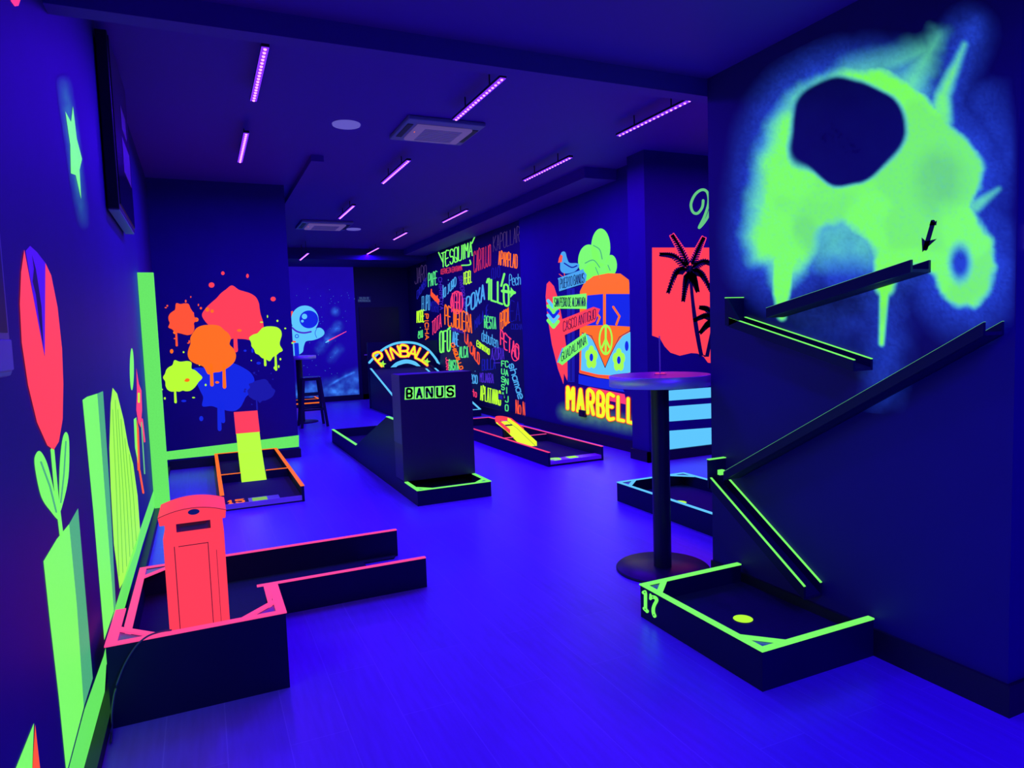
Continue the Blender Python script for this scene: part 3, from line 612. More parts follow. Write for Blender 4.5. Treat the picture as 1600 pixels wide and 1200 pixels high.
light_bar(1.35, -.2, .8, ZN-.14, ZN, 'violet light bar under the low ceiling beside the left wall, outside the frame', NEAR_W)
light_bar(1.95, -.9, .1, ZN-.14, ZN, 'violet light bar under the low ceiling beside the right wall, outside the frame', NEAR_W)
light_bar(1.1, -2.0, -1.0, ZN-.14, ZN, 'violet light bar under the low ceiling behind the camera', NEAR_W)
light_bar(5.2, 3.9, 4.9, ZL, ZC, 'violet light bar in the alcove hidden behind the right wall', BAR_W, (.13, .001, 1))

# ------------------------------------------------------------------ ceiling fittings
def cassette(x0, x1, y0, y1, label):
    z = ZC; r = thing('air_conditioner', ((x0+x1)/2, (y0+y1)/2, z-.06), label, 'air conditioner', 'ceiling cassette air conditioners')
    bx('frame', PLAST, r, x0, x1, y0, y1, z-.035, z, bevel=.01)
    w, d = x1-x0, y1-y0
    gr = bx('grille', WHITEA, r, x0+w*.15, x1-w*.12, y0+d*.16, y1-d*.16, z-.06, z-.035, bevel=.02)
    b = MB()
    for i in range(14):
        y = y0+d*(.24+.52*i/13); b.box(x0+w*.27, x1-w*.24, y-.006, y+.006, z-.0615, z-.058)
    b.build('slots', PLAST, gr)
    bx('flap', BASE, r, x0+w*.04, x0+w*.11, y0+d*.2, y1-d*.2, z-.04, z-.03); bx('flap', BASE, r, x1-w*.10, x1-w*.03, y0+d*.2, y1-d*.2, z-.04, z-.03)
    MB().box(x0+w*.17, x0+w*.18, y0+d*.38, y0+d*.41, z-.063, z-.058).build('indicator_light', ORAN, gr)
cassette(1.66, 2.34, 5.52, 6.15, 'large pale air conditioner cassette in the ceiling beside a violet light bar')
cassette(1.50, 2.28, 10.75, 11.5, 'small-looking far air conditioner cassette in the ceiling near the far wall')
def speaker(x, y, label):
    r = thing('ceiling_speaker', (x, y, ZC-.012), label, 'ceiling speaker', 'round ceiling speakers')
    MB().lathe(x, y, [(.0, ZC-.006), (.095, ZC-.006)], 32).build('speaker_mesh', WHITE, r)
    MB().lathe(x, y, [(.095, ZC-.006), (.098, ZC-.012), (.115, ZC-.012), (.118, ZC)], 32).build('rim', WHITE, r)
speaker(1.236, 5.93, 'round pale ceiling speaker left of the large air conditioner'); speaker(2.43, 11.5, 'far round pale ceiling speaker right of the far air conditioner')

# ------------------------------------------------------------------ wall fittings
x1 = XL+.072
r = thing('display_screen', (XL, 4.9, 2.17), 'black display box mounted high on the left wall', 'screen')
bx('casing', BLACK, r, XL+.008, x1-.006, 4.4, 5.36, 2.16, 3.12, bevel=.006); bx('screen', mat('screen_glass', (.01, .01, .02), .15), r, x1-.006, x1, 4.42, 5.34, 2.19, 3.10)
bx('bottom_trim', PLAST, r, XL+.01, x1-.008, 4.41, 5.35, 2.154, 2.16); 
for a, b2, c, d in ((4.85, 5.15, 2.72, 2.86), (4.8, 5.28, 2.45, 2.66)): bx('print', GREYP, r, x1, x1+.0015, a, b2, c, d, label='dim grey print')
r = thing('wall_box', (XL, 1.9, 1.3), 'grey-framed box on the left wall at the photo edge, beside the tulip mural', 'wall box')
yb = on(22, 590, 0, XL+.03)[1]; zt, zb2 = on(8, 420, 0, XL+.03)[2], on(22, 588, 0, XL+.03)[2]
bx('frame', PLAST, r, XL, XL+.03, yb-.6, yb, zb2, zt+.25, bevel=.012); bx('window', BLACK, r, XL+.03, XL+.033, yb-.55, yb-.035, zb2+.10, zt+.22); bx('lower_panel', PALE, r, XL+.03, XL+.036, yb-.55, yb-.02, zb2+.015, zb2+.085, bevel=.004)
tag(MB().prism([(XL, 6.3, 0), (-.31, 6.3, 0), (-.31, 6.36, 0), (-.33, 6.50, 0), (XL, 6.50, 0)], (0, 0, 1.985)).build('corner_trunking', GBAND, root=None), 'tall green-painted trunking box standing in the left corner', 'trunking')
r = thing('light_switch', (2.66, YW0-.012, 1.66), 'small purple-lit switch plate round the corner of the right wall', 'switch')
bx('plate', WHITE, r, 2.535, 2.62, YW0-.012, YW0, 1.62, 1.705, bevel=.004); bx('rocker', PALE, r, 2.552, 2.603, YW0-.018, YW0-.012, 1.637, 1.688)
r = thing('emergency_exit_sign', (3.44, YF-.02, 2.1), 'dim emergency exit sign high on the dark far wall', 'sign')
a, b2 = on(558, 463, 1, YF-.02), on(580, 472.5, 1, YF-.02); bx('panel', mat('sign_panel', (.05, .10, .10), .6), r, a[0], b2[0], YF-.02, YF, b2[2], a[2])
P = Paint(Plane(1, YF-.021, -1)); SG = glow('dim_sign_lettering', (60, 80, 130)); text(P, SG, 'SALIDA DE', (561.5, 467), (576.5, 467.2), 2.8, .5, 1); text(P, SG, 'EMERGENCIA', (560, 471.2), (578.5, 471.4), 2.8, .5, 1); P.done('lettering', r)
# door leaf on the far wall under the sign
d = struct(MB().box(3.3, 4.2, YF-.03, YF, .0, 2.08).build('door_1', BLACK)); bx('door_handle', STEEL, d, 3.36, 3.48, YF-.07, YF-.05, 1.0, 1.02); bx('push_plate', METAL, d, 3.355, 3.385, YF-.05, YF-.03, .95, 1.07)
r = thing('wall_socket', (XV-.012, 7.52, .3), 'small black socket box low on the van wall under the letters', 'socket')
bx('plate', BLACK, r, XV-.03, XV, 7.44, 7.6, .3, .385, bevel=.004); bx('outlet', METAL, r, XV-.034, XV-.03, 7.48, 7.56, .32, .365)
r = thing('wall_socket', (XG-.012, 10.2, .25), 'small grey socket low on the graffiti wall', 'socket'); 
bx('plate', GREYP, r, XG-.02, XG, 10.17, 10.38, .30, .40, bevel=.004); bx('outlet', PLAST, r, XG-.024, XG-.02, 10.2, 10.35, .32, .38)
r = thing('leaflet_holder', (4.36, 6.2, .55), 'narrow grey leaflet holder beside the column behind the table', 'holder')
bx('back', PLAST, r, XV-.012, XV, 6.2, 6.36, .48, .90)
for i, (z, h, m) in enumerate(((.78, .09, VIOL), (.66, .07, PLAST), (.55, .09, GREYP))): bx('pocket', PLAST if m is VIOL else m, r, XV-.05, XV-.012, 6.21, 6.35, z, z+h)
MB().tube([(XV-.03, 6.22+.18*math.cos(t)*.5+.05, .95+.11*math.sin(t)) for t in np.linspace(0, math.pi, 12)], .008).build('loop', BLACK, r)

# ------------------------------------------------------------------ mini golf courses
T = .022
def cup(parent, x, y, z, rad=.05, m=LIME): MB().lathe(x, y, [(0, z+.0022), (rad*.96, z+.0022)], 28).build('hole_cup', m, parent)
def rail(parent, m, x0, x1, y0, y1, z, name='rail'): return bx(name, m, parent, x0, x1, y0, y1, z, z+.006)
def panel(parent, x0, x1, y0, y1, z0, z1, name='side_board'): return bx(name, BOARD, parent, x0, x1, y0, y1, z0, z1)
def brace(parent, m, cx, cyy, dx, dy, z, L=.13, w=.03):
    """corner brace with a dark gusset"""
    a = (cx+dx*L, cyy, z); c = (cx, cyy+dy*L, z); b = MB()
    ux = w*1.3
    b.prism([(cx+dx*L, cyy, z-.002), (cx+dx*(L-ux), cyy, z-.002), (cx, cyy+dy*(L-ux), z-.002), (cx, cyy+dy*L, z-.002)], (0, 0, .007)); o = b.build('corner_brace', m, parent)
    MB().prism([(cx, cyy, z-.008), (cx+dx*(L-ux), cyy, z-.008), (cx, cyy+dy*(L-ux), z-.008)], (0, 0, .004)).build('gusset', PLAST, o)

# course 17, low box at the foot of the right wall
x0, x1, y0, y1, H = 1.872, XR-.016, 1.908, 2.70, .158
r = thing('minigolf_course', (2.18, 2.3, 0), 'black golf box with bright green rails and number 17 below the right wall', 'golf course')
panel(r, x0, x0+T, y0, y1, 0, H); panel(r, x0+T, x1, y1-T, y1, 0, H); panel(r, x0+T, x1, y0, y0+T, 0, H); bx('base', BLACK, r, x0+T, x1, y0+T, y1-T, 0, .05)
bx('playing_surface', TURF, r, x0+T, x1, y0+T, y1-T, .05, .07); rail(r, GREEN, x0-.004, x0+T+.004, y0-.004, y1+.004, H); rail(r, GREEN, x0+T+.004, x1, y1-T-.004, y1+.004, H); rail(r, GREEN, x0+T+.004, x1, y0-.004, y0+T+.004, H)
brace(r, GREEN, x0+T, y0+T, 1, 1, H); brace(r, GREEN, x0+T, y1-T, 1, -1, H, .12); cup(r, 2.162, 2.32, .07, .045)
N = Paint(Plane(0, x0-.0005, -1)); nz = lambda p: (980+p[0]/15, 900+p[1]/15); N.xf = nz
N.stroke(GREEN, [(378, 385), (415, 370), (428, 420), (428, 780), (470, 830)], 5.2, 1).stroke(GREEN, [(390, 755), (415, 790), (470, 832)], 4.0, 1).stroke(GREEN, [(395, 400), (412, 380)], 5, 1)
N.poly(GREEN, [(520, 420), (545, 405), (575, 440), (590, 540), (545, 568), (512, 540)], 1); N.stroke(GREEN, [(570, 490), (650, 505), (690, 570), (640, 670), (612, 760), (615, 860), (645, 940)], 5.4, 1, True)
for q in ((410, 382), (420, 780), (598, 495), (622, 912)): N.poly(NIGHT, ell(q[0], q[1], 12, 20, 10), 3)
N.done('number', r, 'green number 17')

# channels down the right wall
def channel(name, ya, za, yb_, zb_, label, h=.045, xo=2.385, em=GREEN, ext=None):
    r = thing(name, (XR, (ya+yb_)/2, (za+zb_)/2), label, 'ball channel', 'ball channels on the right wall')
    t = .012; q = [(ya, za), (yb_, zb_)]
    def slab(x0, x1, dz0, dz1, nm, m):
        MB().prism([(x0, ya, za+dz0), (x0, yb_, zb_+dz0), (x0, yb_, zb_+dz1), (x0, ya, za+dz1)], (x1-x0, 0, 0)).build(nm, m, r)
    slab(xo, xo+t, -h, 0, 'front_lip', BOARD); slab(XR-.014, XR-.002, -h, 0, 'back_lip', BOARD); slab(xo+t, XR-.014, -h, -h+t, 'channel_bed', TURF)
    e = .003 if em is GREEN else .0012; slab(xo, xo+t, 0, e, 'edge_strip', em); slab(XR-.014, XR-.002, 0, e, 'edge_strip', em)
    return r
channel('ball_channel', 2.395, 1.474, 1.69, 1.617, 'topmost dark ball channel on the right wall, just below the arrow', em=MGRN)
r = channel('ball_channel', 2.64, 1.437, 1.93, 1.243, 'second dark ball channel with green edges, sloping down to the right')
bx('end_stop', BOARD, r, 2.385, XR-.002, 2.655, 2.667, 1.40, 1.535); bx('end_stop_edge', GREEN, r, 2.385, XR-.002, 2.655, 2.667, 1.535, 1.539); MB().prism([(2.385, 2.655, 1.535), (2.385, 2.655, 1.395), (2.385, 2.57, 1.42)], (.012, 0, 0)).build('stop_side', BOARD, r)
channel('ball_channel', 2.69, .657, 1.43, 1.382, 'longest dark ball channel climbing across the right wall', em=MGRN)
r = channel('ball_channel', 2.79, .606, 2.18, .224, 'steep lowest ball channel with bright green edges above box 17', em=GREEN, h=.06)
bx('end_stop', BOARD, r, 2.385, XR-.002, 2.80, 2.812, .55, .70); bx('end_stop_edge', GREEN, r, 2.385, XR-.002, 2.795, 2.815, .70, .704)
bx('corner_clip', GREEN, r, 2.40, 2.43, 2.73, 2.75, .63, .655)

# pink course with the telephone box
r = thing('minigolf_course', (.3, 3.5, 0), 'L-shaped golf course with pink rails holding the red telephone box', 'golf course')
XA, XB = XL+.045, .246; F0, F1, H1, H2 = 2.815, 3.185, .31, .165; LY0, LY1, XE = 3.60, 4.24, 1.07
panel(r, XA, XB, F0, F0+T, 0, H1, 'front_board'); panel(r, XA, XA+T, F0+T, F1, 0, H1); panel(r, XB-T, XB, F0+T, F1, 0, H1)
panel(r, XA, XA+T, F1, LY1, 0, H2); panel(r, XB-T, XB, F1, LY0, 0, H2); panel(r, XB, XE, LY0, LY0+T, 0, H2); panel(r, XA+T, XE, LY1-T, LY1, 0, H2)
bx('playing_surface', TURF, r, XA+T, XB-T, F0+T, LY1-T, 0, .012)
MB().prism([(XB-T, LY0+T, 0), (.84, LY0+T, 0), (.84, 4.165, 0), (1.03, 4.165, 0), (1.055, LY1-T, 0), (XB-T, LY1-T, 0)], (0, 0, .012)).build('playing_surface', TURF, r)
for a in ((XA-.004, XB+.004, F0-.004, F0+T+.004, H1), (XA-.004, XA+.034, F0+T+.004, F1, H1), (XB-.034, XB+.004, F0+T+.004, F1, H1), (XA, XA+.034, F1+.01, LY1, H2), (XB-.03, XB, F1+.01, LY0, H2), (XB-.06, XE, LY0-.002, LY0+T, H2), (XA+.034, XE, LY1-T, LY1+.003, H2)): rail(r, PINK, *a)
brace(r, PINK, XA+.03, F0+T, 1, 1, H1, .15); brace(r, PINK, XB-.03, F0+T, -1, 1, H1, .14); brace(r, PINK, XA+.03, LY1-T, 1, -1, H2, .17)

# telephone box
X0, X1, Y0, Y1 = -.172, .040, 2.845, 3.05
r = thing('telephone_box', ((X0+X1)/2, (Y0+Y1)/2, .0135), 'glowing red toy telephone box standing in the pink-railed course', 'telephone box')
b = MB(); b.box(X0, X1, Y0, Y1, .0135, .672); b.build('body', BOXRED, r, .002)
b = MB(); g = .0012
for a in ((X0+.035, X0+.0375, .22, .635), (X1-.0605, X1-.058, .22, .635), (X0+.05, X1-.0605, .632, .6345), (X1-.032, X1-.0305, .22, .60)): b.box(a[0], a[1], Y0-g, Y0, a[2], a[3])
b.build('panel_groove', mat('groove_red', (.16, .01, .03), .6), r)
b = MB(); b.box(X0+.008, X0+.045, Y0+.006, Y1-.006, .672, .724); b.box(X1-.045, X1-.004, Y0+.006, Y1-.006, .672, .724); b.box(X0+.045, X1-.045, Y0+.006, Y1-.006, .672, .680); b.box(X0+.045, X1-.045, Y0+.03, Y1-.006, .680, .724); b.build('neck', BOXRED, r)
bx('sign_slot', mat('slot_dark', (.05, .05, .16), .4), r, X0+.046, X1-.046, Y0+.026, Y0+.0295, .682, .722)
bx('slot_lip', mat('slot_lip_dark', (.10, .01, .03), .5), r, X0+.06, X1-.06, Y0+.012, Y0+.027, .706, .719)  # dark red strip near the top of the slot
cx = (X0+X1)/2; hw = (X1-X0)/2+.012
top = [(cx-hw, .755)]+[(cx+hw*u, .755+.024*(1-u*u)) for u in np.linspace(-.9, .9, 15)]+[(cx+hw, .755)]
b = MB(); b.prism([(x, Y0-.012, z) for x, z in [(cx-hw+.004, .723)]+top+[(cx+hw-.004, .723)]], (0, Y1-Y0+.03, 0)); b.build('roof', BOXRED, r, .0015)
b = MB(); b.tris([(x, Y0-.0135, z) for x, z in ell(cx+.005, .762, .020, .011, 24)]); b.build('badge', mat('badge_dark', (.06, .05, .25), .4), r, 0, 'dark oval badge')
for i in range(1, len(top)-1):
    pass
b = MB()
for i in range(len(top)-1):
    p, q = top[i], top[i+1]; b.face([(p[0], Y0-.0132, p[1]), (q[0], Y0-.0132, q[1]), (q[0], Y0-.0132, q[1]-.0022), (p[0], Y0-.0132, p[1]-.0022)])
b.build('roof_groove', MATS['groove_red'], r)
pts = [(-.165, 2.842, .317), (-.20, 2.832, .323), (-.245, 2.812, .322), (-.285, 2.80, .295), (-.325, 2.795, .235), (-.355, 2.79, .16), (-.372, 2.786, .08), (-.376, 2.78, .012), (-.372, 2.70, .008)]
tag(MB_ := (lambda b: (b.tube(crm(pts, 6), .0035), b.build('cable', mat('cable_violet', (.10, .07, .16), .5), root=(-.3, 2.8, .2)))[1])(MB()), 'thin dark cable hanging over the front board of the pink course', 'cable')

# course 15 against the end wall
r = thing('minigolf_course', (.42, 7.2, 0), 'golf course with orange rails and number 15 below the end wall', 'golf course')
xa, xb, ya, yb2, H = .075, .745, 6.08, 8.42, .135
panel(r, xa, xa+T, ya, yb2, 0, H); panel(r, xb-T, xb, ya, yb2, 0, H); panel(r, xa+T, xb-T, yb2-T, yb2, 0, H); 
for a, c in ((xa+T, .283), (.514, xb-T)): panel(r, a, c, 7.08, 7.10, 0, H-.01, 'cross_board')
bx('playing_surface', TURF, r, xa+T, xb-T, ya+.03, yb2-T, .02, .045); bx('front_strip', ALU, r, xa+T, xb-T, ya+.004, ya+.012, .012, .055); bx('base', BLACK, r, xa+T, xb-T, ya+.012, ya+.03, 0, .045)
bx('name_plate', PALE, r, xa+.22, xa+.47, ya+.02, ya+.18, .045, .05, label='pale plate'); bx('name_plate_print', glow('plate_print', (130, 190, 80)), r, xa+.25, xa+.37, ya+.03, ya+.16, .05, .0515)
rail(r, ORAN, xa-.004, xa+T+.008, ya, yb2, H); rail(r, ORAN, xb-T-.008, xb+.004, ya, yb2, H); rail(r, ORAN, xa+T, xb-T, yb2-T-.003, yb2, H); rail(r, ORAN, xa+T, .283, 7.08, 7.10, H-.01); rail(r, ORAN, .514, xb-T, 7.08, 7.10, H-.01)
def flat_number(r, m, txt, x, y, z, w, h, th=.012):
    b = MB()
    for st in glyphs(txt):
        q = [(x+u*w, y+v*h, z) for u, v in st]
        for i in range(len(q)-1): b.bar(q[i], q[i+1], th, .003)
        for p in q: b.lathe(p[0], p[1], [(0, z+.0018), (th/2, z+.0018)], 8)
    b.build('number', m, r)
flat_number(r, ORAN, '15', xa+.05, ya+.05, .048, .13, .13, .02)
# ramp: lime slope rising to a curved red top
prof = [(7.03, .046), (7.22, .135), (7.42, .27), (7.6, .45)]
b = MB(); X0, X1 = .285, .512
b.prism([(X0, y, z) for y, z in prof]+[(X0, y, z-.02) for y, z in reversed(prof)], (X1-X0, 0, 0)); rp = b.build('ramp', LIME, r, 0, 'lime ramp')
arc = [(7.6, .45), (7.66, .52), (7.715, .585), (7.75, .635), (7.765, .66)]
b = MB(); b.prism([(X0-.004, y, z+.001) for y, z in arc]+[(X0-.004, y+.014, z-.006) for y, z in reversed(arc)], (X1-X0+.008, 0, 0)); b.build('ramp_top', RED, r, 0, 'red curved top of the ramp')
b = MB(); b.box(X0+.01, X0+.03, 7.66, 7.70, .045, .50); b.box(X1-.03, X1-.01, 7.66, 7.70, .045, .50); b.build('ramp_support', BOARD, r)

# tower course
r = thing('minigolf_course', (1.88, 7.0, 0), 'golf course with green rails and a tall dark tower reading BANUS', 'golf course')
xa, xb = 1.55, 2.205; H = .128
side = [(5.372, 0), (5.372, H), (6.0, H), (6.03, .65), (6.30, .65), (7.80, .175), (9.36, .175), (9.40, 0)]
for x in (xa, xb-T): MB().prism([(x, y, z) for y, z in side], (T, 0, 0)).build('side_board', BOARD, r)
panel(r, xa+T, xb-T, 5.372, 5.372+T, 0, H, 'front_board'); panel(r, xa+T, xb-T, 9.36, 9.38, 0, .175, 'end_board')
bx('playing_surface', TURF, r, xa+T, xb-T, 5.394, 6.0, .02, .05); MB().prism([(xa+T, 6.03, .60), (xa+T, 6.30, .60), (xa+T, 7.85, .12), (xa+T, 9.36, .06), (xa+T, 9.36, .04), (xa+T, 7.85, .10), (xa+T, 6.03, .58)], (xb-xa-2*T, 0, 0)).build('ramp', TURF, r)
for x in (xa-.004, xb-T-.006): rail(r, GREEN, x, x+T+.010, 5.37, 5.75, H); rail(r, GREEN, x, x+T+.010, 7.80, 9.36, .175); rail(r, GREEN, x, x+T+.010, 6.03, 6.30, .65)
rail(r, GREEN, xa+T, xb-T, 5.368, 5.372+T, H); brace(r, GREEN, xa+T, 5.372+T, 1, 1, H, .12); brace(r, GREEN, xb-T, 5.372+T, -1, 1, H, .12)
TY = 5.752
tw = bx('tower', mat('tower_board', (.045, .022, .05), .4, noise=.1, nscale=4), r, xa-.006, xb+.006, TY, 6.02, H+.006, 1.068, bevel=.003)
bx('tower_edge', mat('tower_edge', (.11, .10, .17), .5), r, xa-.008, xa-.006, TY+.002, 6.018, .46, 1.064)
TP = Plane(1, TY, -1); P = Paint(TP); bz = lambda p: (500+p[0]/3.478, 520+p[1]/3.478); P.xf = bz
for i, (a, c) in enumerate(((460, 512), (514, 566), (568, 622), (624, 678), (680, 737))):
    t = .045; f = lambda x, y: (x, y-t*(x-460)); P.poly(GREEN, [f(a+2, 298), f(c-3, 297), f(c-1, 362), f(a, 364)], 1)
    xf = P.xf; P.xf = lambda p: p; text(P, NIGHT, 'BANUS'[i], bz(f(a+13, 354)), bz(f(c-14, 354)), 46/3.478, 3.3, 2); P.xf = xf
P.done('lettering', r, 'dark letters BANUS on green tiles')

# pinball course
r = thing('minigolf_course', (3.7, 12.2, 0), 'sloping golf course with cyan lines and an arched PINBALL sign', 'golf course')
xa, xb, ya, yb2 = 3.0, 4.28, 10.75, 13.42; zf_ = lambda y: .155+.262*(y-10.9)
prof = [(ya, 0), (ya, zf_(ya)), (yb2, zf_(yb2)), (yb2, 0)]
for x in (xa, xb-.03): MB().prism([(x, y, z) for y, z in prof], (.03, 0, 0)).build('side_board', BOARD, r)
panel(r, xa+.03, xb-.03, ya, ya+.03, 0, zf_(ya), 'front_board')
MB().prism([(xa+.03, ya+.03, zf_(ya+.03)-.05), (xa+.03, yb2, zf_(yb2)-.05), (xa+.03, yb2, zf_(yb2)-.07), (xa+.03, ya+.03, zf_(ya+.03)-.07)], (xb-xa-.06, 0, 0)).build('playing_surface', TURF, r)
for x in (xa-.004, xb-.034, xb-.22): MB().prism([(x, ya, zf_(ya)), (x, yb2-.1 if x < 4 else yb2-.3, zf_(yb2-.1 if x < 4 else yb2-.3)), (x, yb2-.1 if x < 4 else yb2-.3, zf_(yb2-.1 if x < 4 else yb2-.3)+.008), (x, ya, zf_(ya)+.008)], (.036, 0, 0)).build('rail', CYAN, r)
bx('rail', CYAN, r, xa, xb, ya-.004, ya+.032, zf_(ya), zf_(ya)+.008)
bx('back_board', BOARD, r, xa-.01, xb+.15, yb2, yb2+.05, 0, 1.30)
PP = Plane(1, yb2, -1); P = Paint(PP); pz = lambda p: (500+p[0]/3.478, 520+p[1]/3.478); P.xf = pz
arcp = [(268, 162), (310, 118), (355, 82), (410, 58), (468, 52), (530, 60), (585, 90), (625, 135), (640, 160)]
P.stroke(CYAN, arcp, 3.6, 1, True); P.stroke(CYAN, [(640, 160), (700, 205)], 2.6, 1)
inner = crm([(383, 188), (415, 160), (465, 145), (515, 155), (547, 182)], 6)+crm([(525, 181), (495, 170), (465, 167), (425, 178), (415, 186)], 6); P.poly(CYAN, inner, 1)
P.done('arch_outline', r, 'cyan arch outline')
P = Paint(PP); n = 7; cxp, cyp, Rr, hh = 462, 300, 172, 66
for i, ch in enumerate('PINBALL'):
    t = -.67+1.34*(i/(n-1)); t = [-.70, -.47, -.26, -.02, .22, .45, .66][i]
    uu = np.array((math.sin(t), -math.cos(t))); rr = np.array((math.cos(t), math.sin(t))); c0 = np.array((cxp, cyp))+uu*Rr; w = 13 if ch == 'I' else 20
    hq = 58 if ch not in 'P' else 74
    for m, bw, k in ((RED, 4.8, 2), (YELL if i % 2 else ORAN, 2.7, 3)): text(P, YELL if k == 3 and m is not RED else m, ch, pz(c0-rr*w), pz(c0+rr*w), hq/3.478, bw, k, up=uu)
P.done('lettering', r, 'yellow and red letters')
for cx_, cy_ in ((340, 170), (580, 157)):
    P = Paint(PP, pz); P.poly(HILL, [(cx_+(21 if i % 2 == 0 else 9)*math.sin(i*math.pi/5+.2), cy_-(21 if i % 2 == 0 else 9)*math.cos(i*math.pi/5+.2)) for i in range(10)], 2); P.done('star', r, 'yellow-green star')

# red-railed course along the van wall
r = thing('minigolf_course', (3.53, 7.8, 0), 'golf course with thin red rails and a yellow ramp beside the van wall', 'golf course')
xa, xb, ya, yb2, H = 3.205, 3.87, 6.22, 9.40, .148
panel(r, xa, xa+T, ya, yb2, 0, H); panel(r, xb-T, xb, ya, yb2, 0, H); panel(r, xa+T, xb-T, yb2-T, yb2, 0, H, 'end_board')
bx('base', BLACK, r, xa+T, xb-T, ya+.02, yb2-T, 0, .03); bx('playing_surface', TURF, r, xa+T, xb-T, ya+.15, yb2-T, .03, .045)
bx('front_strip', ALU, r, xa+T, xb-T, ya+.004, ya+.14, .02, .058)
for a, c in ((xa, xa+T), (xb-T, xb)): rail(r, PINK if a > 3.5 else HOTP, a-.002, c+.002, ya, yb2, H)
rail(r, PINK, xa+T, xb-T, yb2-T, yb2, H)
for a, c in ((xa+T, xa+.19), (xb-.26, xb-T)): panel(r, a, c, 7.50, 7.52, .03, H-.02, 'cross_board'); rail(r, PINK, a, c, 7.50, 7.52, H-.02)
cup(r, 3.44, 8.75, .045, .06, HILL); flat_number(r, HILL, '9', xa+.05, ya+.02, .060, .12, .11, .022)
bx('name_plate', HILL, r, xa+.27, xa+.38, ya+.03, ya+.12, .058, .061, label='yellow-green plate')
b = MB(); pr = [(7.24, .046), (7.75, .20), (8.05, .26)]; X0, X1 = 3.405, 3.57
b.prism([(X0, y, z) for y, z in pr]+[(X0, y, z-.015) for y, z in reversed(pr)], (X1-X0, 0, 0)); b.build('ramp', YELL, r, 0, 'yellow ramp')
b = MB(); pr2 = [(7.24, .095), (7.75, .245), (8.05, .30)]
for x in (X1, ): b.prism([(x, y, z) for y, z in pr2]+[(x, y, z-.05) for y, z in reversed(pr2)], (.012, 0, 0))
b.build('ramp_side', YELL, r); b = MB()
for (ya_, za_), (yb_, zb_) in zip(pr[:-1], pr[1:]): b.prism([(X1-.014, ya_, za_+.0015), (X1-.008, ya_, za_+.0015), (X1-.008, yb_, zb_+.0015), (X1-.014, yb_, zb_+.0015)], (0, 0, .001))
b.build('ramp_groove', MATS['groove_red'], r)
b = MB()
for i in range(12):
    t0, t1 = math.pi*i/12, math.pi*(i+1)/12; c_ = (X0+X1)/2; R0 = (X1-X0)/2+.016
    p = [(c_-R0*math.cos(t), 7.95+.22*math.sin(t), .30+.02*math.sin(t)) for t in (t0, t1)]; b.prism([(*p[0][:2], .262), (*p[1][:2], .262), p[1], p[0]], ((.0, -.010, 0)))
for sx in (X0-.016, X1+.006): b.prism([(sx, 7.60, .165), (sx, 7.95, .255), (sx, 7.95, .30), (sx, 7.60, .215)], (.010, 0, 0))
b.build('ramp_hoop', RED, r, 0, 'red curved guard'); bx('ramp_support', BOARD, r, X0+.02, X1-.02, 7.86, 7.9, .045, .235)

# cyan-railed course in the alcove
r = thing('minigolf_course', (3.35, 3.9, 0), 'golf course with light blue rails behind the bar table', 'golf course')
xa, xb, ya, yb2, H = 3.025, 3.70, 3.02, 4.665, .152
panel(r, xa, xa+T, ya, yb2, 0, H); panel(r, xb-T, xb, ya, yb2, 0, H); panel(r, xa+T, xb-T, yb2-T, yb2, 0, H, 'end_board'); bx('playing_surface', TURF, r, xa+T, xb-T, ya, yb2-T, .0, .06)
rail(r, CYAN, xa-.003, xa+T, ya, yb2, H); rail(r, CYAN, xb-T, xb+.003, ya, yb2, H); rail(r, CYAN, xa+T, xb-T, yb2-T, yb2+.003, H)
brace(r, CYAN, xa+T, yb2-T, 1, -1, H, .15); brace(r, CYAN, xb-T, yb2-T, -1, -1, H, .15); cup(r, 3.265, 4.17, .06, .055)

# far course by the astronaut
r = thing('minigolf_course', (2.0, 14.9, 0), 'far golf course with orange stripes below the astronaut', 'golf course')
panel(r, 1.4, 2.2, 14.6, 14.63, 0, .16); panel(r, 2.17, 2.2, 14.63, 15.2, 0, .16); rail(r, ORAN, 1.4, 2.2, 14.595, 14.63, .16); bx('stripe', ORAN, r, 1.4, 2.2, 14.59, 14.60, .07, .095); rail(r, ORAN, 2.17, 2.205, 14.63, 15.2, .16); bx('playing_surface', TURF, r, 1.4, 2.17, 14.63, 15.2, 0, .05)

# ------------------------------------------------------------------ tables and stool
def bar_table(x, y, label, R=.285, base=.268):
    r = thing('bar_table', (x, y, 0), label, 'table', 'round bar tables')
    MB().lathe(x, y, [(0, 0), (base, 0), (base, .010), (base-.006, .016), (.06, .020), (0, .022)], 64).build('base_plate', METAL, r)
    MB().lathe(x, y, [(.051, .02), (.051, 1.07)], 32).build('pole', METAL, r)
    MB().lathe(x, y, [(0, 1.07), (R-.004, 1.07), (R-.004, 1.075), (0, 1.128)], 64).build('top_core', BLACK, r)
    MB().lathe(x, y, [(R-.006, 1.07), (R, 1.072), (R, 1.13), (R-.006, 1.133)], 64).build('rim', STEEL, r)
    MB().lathe(x, y, [(R-.006, 1.1325), (0, 1.1325)], 64).build('tabletop', TABLE, r)
    return r
bar_table(2.37, 3.19, 'round black bar table with a shiny steel rim beside the right wall')
bar_table(1.50, 12.0, 'far round bar table partly behind the end wall near the astronaut')
tz = 1.1335; x, y = 2.39, 3.21
r = thing('sign_holder', (x, y, tz), 'thin clear upright card holder standing on the near bar table', 'card holder')
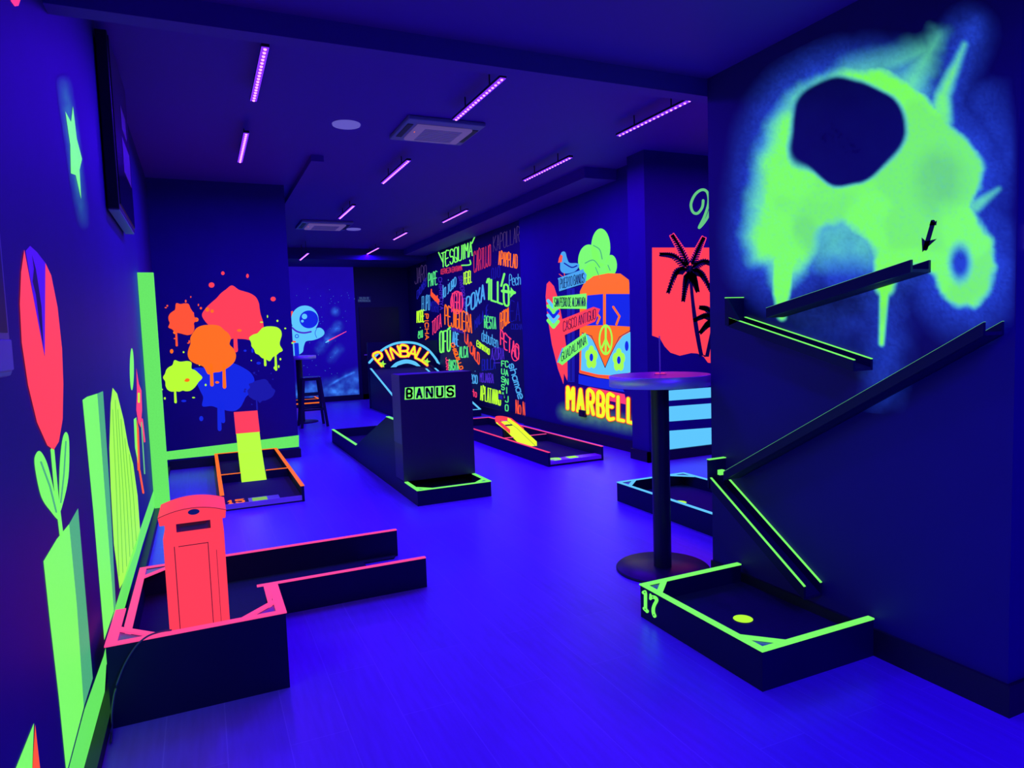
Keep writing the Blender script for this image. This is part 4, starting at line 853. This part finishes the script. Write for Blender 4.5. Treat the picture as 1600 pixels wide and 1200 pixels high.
acr = bpy.data.materials.new('clear_acrylic'); acr.use_nodes = True; ab = acr.node_tree.nodes['Principled BSDF']; ab.inputs['Base Color'].default_value = (.8, .6, .85, 1); ab.inputs['Roughness'].default_value = .1; ab.inputs['Alpha'].default_value = .55
th = math.atan2(x, y); ux, uy = math.sin(th), math.cos(th)
b = MB(); b.bar((x-ux*.045, y-uy*.045, tz+.112), (x+ux*.045, y+uy*.045, tz+.112), .008, .215); b.build('upright', acr, r)
b = MB(); b.bar((x-uy*.035, y+ux*.035, tz+.003), (x+uy*.035, y-ux*.035, tz+.003), .10, .006); b.build('foot', acr, r)
b = MB(); b.bar((x-uy*.026-ux*.02, y+ux*.026-uy*.02, tz+.007), (x+uy*.026-ux*.02, y-ux*.026-uy*.02, tz+.007), .04, .002); b.build('red_reflection', HOTP, r)  # red reflection at the foot, painted as a glowing strip
r = thing('drink_can', (1.46, 11.86, tz), 'tall blue can standing on the far bar table', 'can')
MB().lathe(1.46, 11.86, [(0, tz), (.03, tz), (.036, tz+.01), (.036, tz+.20), (.03, tz+.215)], 24).build('can_body', BLUE, r); MB().lathe(1.46, 11.86, [(.03, tz+.215), (.027, tz+.213), (0, tz+.213)], 24).build('lid', LBLU, r)
x, y = 1.585, 11.35
r = thing('bar_stool', (x, y, 0), 'dark metal bar stool in front of the far bar table', 'stool')
bx('seat', METAL, r, x-.15, x+.15, y-.15, y+.15, .775, .80, bevel=.012); bx('seat_apron', METAL, r, x-.14, x+.14, y-.14, y+.14, .745, .775)
for sx in (-1, 1):
    for sy_ in (-1, 1):
        b = MB(); b.bar((x+sx*.125, y+sy_*.125, .76), (x+sx*.20, y+sy_*.20, 0), .04, .04); b.build('leg', METAL, r)
for z, q in ((.28, .172), (.52, .150)):
    for (a, b2) in (((-1, -1), (1, -1)), ((1, -1), (1, 1)), ((1, 1), (-1, 1)), ((-1, 1), (-1, -1))):
        if z > .5 and a[0] == b2[0]: continue
        b = MB(); b.bar((x+a[0]*q, y+a[1]*q, z), (x+b2[0]*q, y+b2[1]*q, z), .022, .03); b.build('foot_rail', METAL, r)
